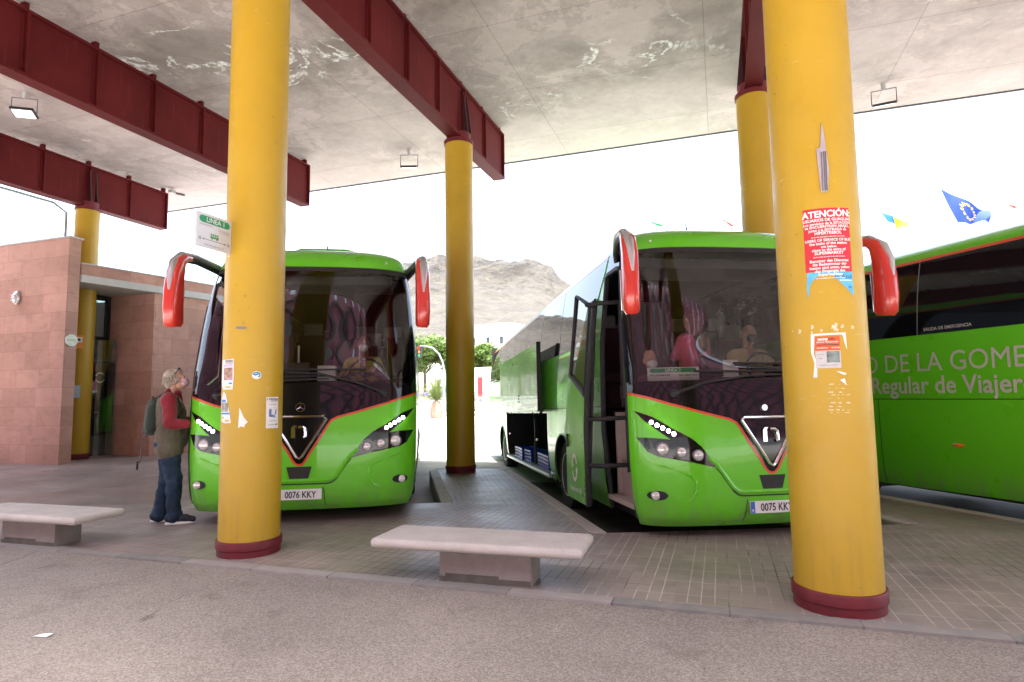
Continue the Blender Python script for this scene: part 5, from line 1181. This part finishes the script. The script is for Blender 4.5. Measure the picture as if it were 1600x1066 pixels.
P5 = seated('person in a floral top seated low by the front door inside the coach', C2, (-.66, .98, 1.14), skin, plain('floral cloth', (.16, .09, .12), .8, 0, .9, 45), M['paper'], plain('fair hair', (.36, .26, .16), .6))

# ================================================================== BACKGROUND
def flagpole(name, label, px, corners, mats, cells, group='flags flying behind the coaches'):
    x0, x1, y, ztop = px
    t = thing(name, label, 'flag', (x0, y, 0), (0, 0, 0), group)
    MB().cyl((0, 0, -.5), (x1-x0, 0, ztop), .07, .04, 12).build('pole', M['white'], t)
    return t
def flag(t, hoist_t, hoist_b, fly_t, fly_b, col, wave=.16, nu=28, nv=14, origin=(0, 0, 0)):
    b = MB(); v = []; o = Vector(origin)
    for j in range(nv+1):
        for i in range(nu+1):
            u, w_ = i/nu, j/nv
            p = (Vector(hoist_t).lerp(Vector(fly_t), u)).lerp(Vector(hoist_b).lerp(Vector(fly_b), u), w_)
            p.y += wave*math.sin(u*9+w_*3.2)*(.25+u); p.z += wave*.5*math.sin(u*6.5+w_*2+1)*u
            v.append(p-o)
    f = []; mi = []
    for j in range(nv):
        for i in range(nu): f.append((j*(nu+1)+i, j*(nu+1)+i+1, (j+1)*(nu+1)+i+1, (j+1)*(nu+1)+i)); mi.append(col((i+.5)/nu, (j+.5)/nv))
    names = sorted(set(mi)); ob = b.add(v, f).build('cloth', [FM[k] for k in names], t, merge=False)
    for p, k in zip(ob.data.polygons, mi): p.material_index = names.index(k)
    return ob
def m_cloth(n_, c):
    m, n, b = newmat(n_); b.inputs['Base Color'].default_value = (*c, 1); b.inputs['Roughness'].default_value = .8
    tr = N(n, 'ShaderNodeBsdfTranslucent'); tr.inputs['Color'].default_value = (*c, 1); mx = n.nodes.new('ShaderNodeMixShader'); mx.inputs[0].default_value = .35
    out = [q for q in n.nodes if q.type == 'OUTPUT_MATERIAL'][0]
    n.links.new(b.outputs[0], mx.inputs[1]); n.links.new(tr.outputs[0], mx.inputs[2]); n.links.new(mx.outputs[0], out.inputs[0]); return m
FM = {'blue': m_cloth('flag blue', (.02, .055, .30)), 'star': m_cloth('flag star', (.6, .42, .02)), 'sky': m_cloth('flag light blue', (.01, .12, .30)), 'yel': m_cloth('flag yellow', (.65, .36, .02)), 'wht': m_cloth('flag white', (.42, .5, .55)), 'grn': m_cloth('flag green', (.01, .20, .06)), 'red': m_cloth('flag red', (.5, .05, .03))}
def eu(u, v):
    for k in range(12):
        if (u-.5-.20*math.cos(R(30*k)))**2*2.2+(v-.5-.30*math.sin(R(30*k)))**2 < .0034: return 'star'
    return 'blue'
t = flagpole('flag', 'blue flag with a ring of yellow stars flying at upper right', (9.17, 9.17, 30, 10.45), None, None, None)
flag(t, (9.30, 30, 9.95), (9.82, 30, 8.42), (11.12, 30.3, 8.80), (10.92, 30.2, 8.28), eu, .22, 44, 26, (9.17, 30, 0))
t = flagpole('flag', 'white, blue and yellow striped flag flying just right of the right column', (6.62, 6.62, 30, 9.7), None, None, None)
flag(t, (6.70, 30, 9.36), (7.28, 30, 8.36), (8.15, 30.3, 8.68), (7.95, 30.2, 8.42), lambda u, v: 'wht' if u < .22 or (u < .5 and v > .55) else ('sky' if u < .52 else 'yel'), .14, 30, 14, (6.62, 30, 0))
t = flagpole('flag', 'small white and red flag at the right edge of the photo above the lettered coach', (11.5, 11.5, 30, 9.4), None, None, None)
flag(t, (11.55, 30, 9.02), (11.62, 30, 8.72), (12.05, 30.2, 8.92), (12.0, 30.1, 8.62), lambda u, v: 'red' if v < .35 and u > .2 else 'wht', .06, 16, 8, (11.5, 30, 0))
t = flagpole('flag', 'sliver of a green flag just above the roof of the door-open coach', (-3.95, -3.95, 40, 12.8), None, None, None)
flag(t, (-3.8, 40, 12.72), (-3.72, 40, 12.45), (-2.7, 40.2, 12.22), (-2.8, 40.1, 12.1), lambda u, v: 'grn' if v > .3 else 'wht', .08, 16, 8, (-3.95, 40, 0))
t = flagpole('flag', 'sliver of a red flag just above the roof of coach 0075 nearer the column', (.5, .5, 40, 12.6), None, None, None)
flag(t, (.58, 40, 12.38), (.66, 40, 12.12), (1.45, 40.2, 11.75), (1.40, 40.1, 11.55), lambda u, v: 'red' if v < .7 else 'wht', .08, 16, 8, (.5, 40, 0))
# hills
def m_hill():
    m, n, b = newmat('dry rocky hillside'); v = tc(n)
    f = noi(n, v, .035, 10, .68, .4); g = noi(n, v, .22, 8, .7)
    c = ramp(n, g, [(.34, (.032, .027, .022)), (.5, (.054, .046, .038)), (.68, (.078, .068, .056))]).outputs[0]
    c = mixc(n, ramp(n, noi(n, v, .5, 6, .7), [(.53, 0.), (.60, .75)]).outputs[0], c, (.045, .050, .022))
    c = mixc(n, ramp(n, noi(n, tc(n, (.02, .02, .16)), 1.0, 8, .7), [(.50, 0.), (.60, .6)]).outputs[0], c, (.042, .036, .032))
    geo = n.nodes.new('ShaderNodeNewGeometry'); sp = n.nodes.new('ShaderNodeSeparateXYZ'); n.links.new(geo.outputs['Normal'], sp.inputs[0])
    c = mixc(n, ramp(n, sp.outputs[2], [(.35, .85), (.62, 0.)]).outputs[0], c, (.050, .040, .034))
    oz = n.nodes.new('ShaderNodeSeparateXYZ'); n.links.new(v, oz.inputs[0])
    for st, sc_, lo_, k in (([(.60, 0.), (.74, 1.), (1., 1.)], .085, .46, .85), ([(.50, 0.), (.54, 1.), (.60, 1.), (.64, 0.)], .16, .50, .7)):
        zz = N(n, 'ShaderNodeMath', operation='MULTIPLY'); n.links.new(oz.outputs[2], zz.inputs[0]); zz.inputs[1].default_value = 1/125
        a = ramp(n, zz.outputs[0], st).outputs[0]; q = ramp(n, noi(n, tc(n, (1, 1, 2.2)), sc_, 9, .72), [(lo_, 0.), (lo_+.08, k)]).outputs[0]
        x = N(n, 'ShaderNodeMath', operation='MULTIPLY'); n.links.new(a, x.inputs[0]); n.links.new(q, x.inputs[1]); c = mixc(n, x.outputs[0], c, (.012, .011, .010))
    n.links.new(c, b.inputs['Base Color']); b.inputs['Roughness'].default_value = .95; bump(n, b, g, .8, 3.0); return m
ridge = pchip([-900, -640, -560, -500, -443, -400, -340, -271, -225, -198, -171, -156, -131, -119, -111, -107, -93, -70, -40, 0, 60], [55, 75, 92, 84, 88, 104, 99, 105, 107.5, 108.5, 106.5, 103, 101.5, 98, 92, 87, 75, 58, 34, 14, 4])
b = MB(); secs = []; xs = [-900+960*i/420 for i in range(421)]
for k in range(91):
    q = k/90; row = []
    for x in xs:
        xx = x*(.28+.72*q); yy = 110+310*q; h_ = ridge(x)
        if q < .78: z = .66*(q/.78)**1.25
        elif q < .84: z = .66+.06*(q-.78)/.06
        elif q < .90: z = .72+.17*(q-.84)/.06
        else: z = .89+.11*(q-.90)/.10
        nz = noise.fractal(Vector((xx*.012, yy*.012, 0)), .8, 2.2, 6)*10*q+noise.fractal(Vector((xx*.06, yy*.06, 3)), .9, 2.2, 5)*2.6*q
        if q > .86: nz = noise.fractal(Vector((xx*.075, yy*.05, 7)), .85, 2.2, 6)*4.6*(1 if q < .98 else .55)
        if x < -430 and q > .93: nz += max(0, noise.noise(Vector((xx*.045, 1, 1))))*26*(q-.93)/.07
        row.append((xx, yy+noise.noise(Vector((xx*.03, q*9, 2)))*10*q, -0.7+h_*z+nz))
    secs.append(row)
secs.append([(x*1.15, 520, -1) for x in xs])
b.loft(secs, cap=False, closed=False); struct('hill', b, m_hill(), smooth=True, sharp=180)
# stone wall, houses, car, lamp, trees, palm
def m_stone():
    m, n, b = newmat('rubble stone wall'); x = N(n, 'ShaderNodeTexVoronoi', Scale=3.4); n.links.new(tc(n), x.inputs['Vector']); s_ = n.nodes.new('ShaderNodeSeparateColor'); n.links.new(x.outputs['Color'], s_.inputs[0])
    c = ramp(n, s_.outputs[0], [(0., (.12, .12, .12)), (.5, (.28, .27, .26)), (1., (.48, .46, .44))]).outputs[0]
    e = N(n, 'ShaderNodeTexVoronoi', Scale=3.4, feature='DISTANCE_TO_EDGE'); n.links.new(tc(n), e.inputs['Vector']); c = mixc(n, ramp(n, e.outputs['Distance'], [(.03, 1.), (.07, 0.)]).outputs[0], c, (.62, .6, .57))
    n.links.new(c, b.inputs['Base Color']); b.inputs['Roughness'].default_value = .9; return m
t = thing('stone_wall', 'low rubble stone wall across the street seen between the coaches', 'wall', (-24, 56, 0)); MB().box((0, 0, .62), (46, .5, 1.30)).build('masonry', m_stone(), t, smooth=False); MB().box((0, 0, 1.31), (46, .6, .08)).build('coping', M['lintel'], t, smooth=False)
wht = plain('white render wall', (.72, .71, .69), .8, 0, .06, .4); rdw = plain('dark red shutter', (.22, .03, .03), .6); wdk = plain('dark window glass', (.05, .06, .07), .2)
def house(label, loc, rz, dims, wins, door=None):
    t = thing('house', label, 'house', loc, (0, 0, rz)); w_, d_, h_ = dims
    MB().box((0, 0, h_/2), (w_, d_, h_)).build('wall', wht, t, smooth=False); MB().box((0, 0, h_+.12), (w_+.4, d_+.4, .24)).build('roof', M['lintel'], t, smooth=False)
    for x, z, a, c in wins:
        f = MB()
        for sx in (-1, 1): f.box((x+sx*a/2, -d_/2-.04, z), (.1, .12, c+.1))
        for sz in (-1, 1): f.box((x, -d_/2-.04, z+sz*c/2), (a, .12, .1))
        f = f.build('window', M['white'], t, smooth=False); MB().box((x, -d_/2-.01, z), (a-.1, .06, c-.1)).build('pane', wdk, f, smooth=False)
    if door: x, a, c = door; MB().box((x, -d_/2-.03, c/2), (a, .1, c)).build('door', rdw, t, smooth=False)
    return t
house('white house with a dark red door across the street right of the middle column', (-24.6, 67.5, 1.15), R(-14), (6.4, 4, 3.35), [(1.2, 1.9, .9, 1.0)], (-1.15, .65, 2.45))
house('white house high on the hill foot above the trees, partly behind the door-open coach', (-36.0, 98, 6), R(-10), (9, 6, 7.2), [(-2.6, 4.6, .8, 1.4), (.2, 4.6, .8, 1.4), (2.8, 4.6, .8, 1.4)])
house('white house across the street mostly behind the left coach', (-46.0, 84, 2), R(-22), (12, 6, 6.5), [(-3, 4.2, 1, 1.4), (0, 4.2, 1, 1.4), (3, 4.2, 1, 1.4)])
t = thing('parked_car', 'small blue car parked across the street behind the palm', 'car', (-29.2, 62, 1.15), (0, 0, R(20)))
cb_ = MB(); pr = [(-1.9, .35), (-1.95, .75), (-1.2, .92), (-.6, 1.42), (.75, 1.45), (1.35, .98), (1.9, .88), (1.95, .4)]
cb_.loft([[(x, y, z) for x, z in pr] for y in (-.8, .8)]); cb_.build('body', plain('blue car paint', (.02, .10, .42), .3, .2, .04, coat=1), t, smooth=False, bevel=.06)
for sy in (-1, 1): MB().loft([[(x, sy*y, z) for x, z in ((-.95, .98), (-.52, 1.34), (.66, 1.36), (1.1, 1.0))] for y in (.80, .815)]).build('window', wdk, t, smooth=False)
for x in (-1.2, 1.2):
    for y in (-.72, .72): MB().lathe([(.1, -.1), (.3, -.1), (.3, .1), (.1, .1)], (x, y, .3), 'X' if False else 'Z', 20).tf(Matrix.Translation((x, y, .3)) @ Matrix.Rotation(math.pi/2, 4, 'X') @ Matrix.Translation((-x, -y, -.3))).build('wheel', M['tyre'], t)
t = thing('traffic_light', 'curved pole traffic light across the street behind the left coach', 'traffic light', (-21.06, 45, ST))
MB().tube([(0, 0, 0), (0, 0, 4.1), (-.12, 0, 4.7), (-.45, 0, 5.35), (-1.0, 0, 5.85), (-1.6, 0, 6.02), (-2.15, 0, 6.02)], [.10, .09, .08, .075, .07, .065, .06], 12).build('pole', M['grey_pl'], t)
MB().box((-2.15, -.05, 5.55), (.34, .28, .95)).build('housing', M['black'], t, smooth=False, bevel=.03)
for k, nm in enumerate(('red', 'amber', 'green')): MB().cyl((-2.15, -.18, 5.85-.3*k), (-2.15, -.26, 5.85-.3*k), .12, .13, 14).build('lens', plain('signal '+nm, ((.3, .02, .02), (.35, .18, .02), (.02, .25, .10))[k], .3), t)
def m_leaf(name, a, c):
    m, n, b = newmat(name); oi = n.nodes.new('ShaderNodeNewGeometry'); f = noi(n, tc(n), 1.1, 4)
    q = N(n, 'ShaderNodeMath', operation='MULTIPLY_ADD'); n.links.new(oi.outputs['Random Per Island'], q.inputs[0]); q.inputs[1].default_value = .5; n.links.new(f, q.inputs[2])
    n.links.new(ramp(n, q.outputs[0], [(.35, a), (1.05, c)]).outputs[0], b.inputs['Base Color']); b.inputs['Roughness'].default_value = .6
    tr = N(n, 'ShaderNodeBsdfTranslucent'); tr.inputs['Color'].default_value = (*c, 1); mx = n.nodes.new('ShaderNodeMixShader'); mx.inputs[0].default_value = .3
    out = [k for k in n.nodes if k.type == 'OUTPUT_MATERIAL'][0]; n.links.new(b.outputs[0], mx.inputs[1]); n.links.new(tr.outputs[0], mx.inputs[2]); n.links.new(mx.outputs[0], out.inputs[0]); return m
leafm = m_leaf('bright tree leaves', (.022, .055, .006), (.10, .165, .022)); palmm = m_leaf('palm fronds', (.05, .085, .015), (.16, .20, .045)); bark = plain('bark', (.13, .09, .06), .9, 0, .4, 8)
def tree(label, loc, h, rad, n, seed):
    rs = random.Random(seed); t = thing('tree', label, 'tree', loc, group='trees across the street')
    tr = MB(); tr.tube([(0, 0, -1), (.1, 0, h*.25), (.05, .1, h*.5)], [.3, .22, .14], 10)
    cl = []
    for k in range(26):
        a, e = rs.uniform(0, 2*math.pi), rs.uniform(-.25, 1.0); r_ = rad*rs.uniform(.25, .82)
        c = Vector((r_*math.cos(a), r_*math.sin(a), h*.62+e*h*.30*(1-.35*(r_/rad)))); cl.append((c, rad*rs.uniform(.22, .40)))
        if k % 3 == 0: tr.tube([(.05, .1, h*.42), tuple(c*.5+Vector((0, 0, h*.24))), tuple(c)], [.10, .06, .03], 6)
    tr.build('trunk', bark, t)
    b = MB()
    for c, r_ in cl:
        for _ in range(n//26):
            d = Vector((rs.gauss(0, 1), rs.gauss(0, 1), rs.gauss(0, .75))).normalized()*r_*rs.uniform(.55, 1.08); p = c+d
            a = Vector((rs.uniform(-1, 1), rs.uniform(-1, 1), rs.uniform(-.6, .6))).normalized(); e = d.normalized().cross(a)
            if e.length < .1: continue
            e.normalize(); l, w_ = rs.uniform(.18, .38), rs.uniform(.08, .16)
            b.add([p-a*l, p+e*w_, p+a*l, p-e*w_], [(0, 1, 2, 3)])
    b.build('crown', leafm, t, smooth=False, merge=False); return t
tree('broad bright green tree rising beside the left coach and the middle column', (-35.5, 70, .5), 9.0, 4.6, 9000, 1)
tree('bright green tree just right of the middle column, in front of the white house', (-29.9, 75, .6), 8.2, 3.3, 7000, 2)
tree('dark green tree hidden behind the left coach beyond the street', (-46, 74, .5), 8.5, 4.6, 3900, 3)
tree('green tree farther along the street, mirrored in the side of the door-open coach', (-40.5, 62, .3), 7.5, 3.6, 3600, 4)
t = thing('palm', 'young pale green palm with a stout brown trunk on the far pavement', 'palm', (-23.3, 48.2, ST))
MB().lathe([(.30, 0), (.52, .06), (.56, .5), (.48, .95), (.36, 1.35), (.22, 1.5), (.05, 1.6)], seg=18).build('trunk', plain('palm trunk', (.30, .19, .13), .9, 0, .5, 12, bmp=.8), t)
rs = random.Random(9); b = MB()
for k in range(34):
    a = rs.uniform(0, 2*math.pi); tilt = rs.uniform(.25, 1.15); L = rs.uniform(1.7, 2.7); pp = []
    for i in range(9):
        u = i/8; r_ = L*u*math.sin(tilt)*(.9); z = 1.5+L*u*math.cos(tilt)-.75*u*u*math.sin(tilt); pp.append(Vector((r_*math.cos(a), r_*math.sin(a), z)))
    b.tube(pp, [.03*(1-i/9)+.006 for i in range(9)], 5)
    sd = Vector((-math.sin(a), math.cos(a), 0))
    for i in range(2, 9):
        for q in range(3):
            p = pp[i-1].lerp(pp[i], q/3); d = (pp[i]-pp[i-1]).normalized()
            for s in (-1, 1): e = p+sd*s*(.42*(1-.5*i/9))+d*.25-Vector((0, 0, .10)); b.add([p-d*.02, p+d*.035, e], [(0, 1, 2)])
b.build('crown', palmm, t, smooth=False, merge=False)
b = MB(); rs = random.Random(4)
for k in range(6):
    for _ in range(60):
        c = Vector((-27.5+k*1.6, 55, 1.6)); d = Vector((rs.gauss(0, 1), rs.gauss(0, .6), rs.gauss(0, .6)))*.33; a = Vector((rs.uniform(-1, 1), rs.uniform(-1, 1), rs.uniform(-1, 1))).normalized(); e = a.cross(Vector((0, 0, 1))).normalized()
        b.add([c+d-a*.14, c+d+e*.06, c+d+a*.14, c+d-e*.06], [(0, 1, 2, 3)])
tag(b.build('shrubs', m_leaf('reddish shrubs', (.10, .05, .04), (.22, .12, .08)), smooth=False, merge=False), kind='stuff')

t = tag(MB().add([(0, 0, .003), (.10, .015, .004), (.095, .06, .010), (.02, .05, .004)], [(0, 1, 2, 3)]).build('litter', M['paper'], smooth=False, loc=(-3.95, 2.66, -.010)), 'small white scrap of paper lying on the asphalt at lower left', 'litter')
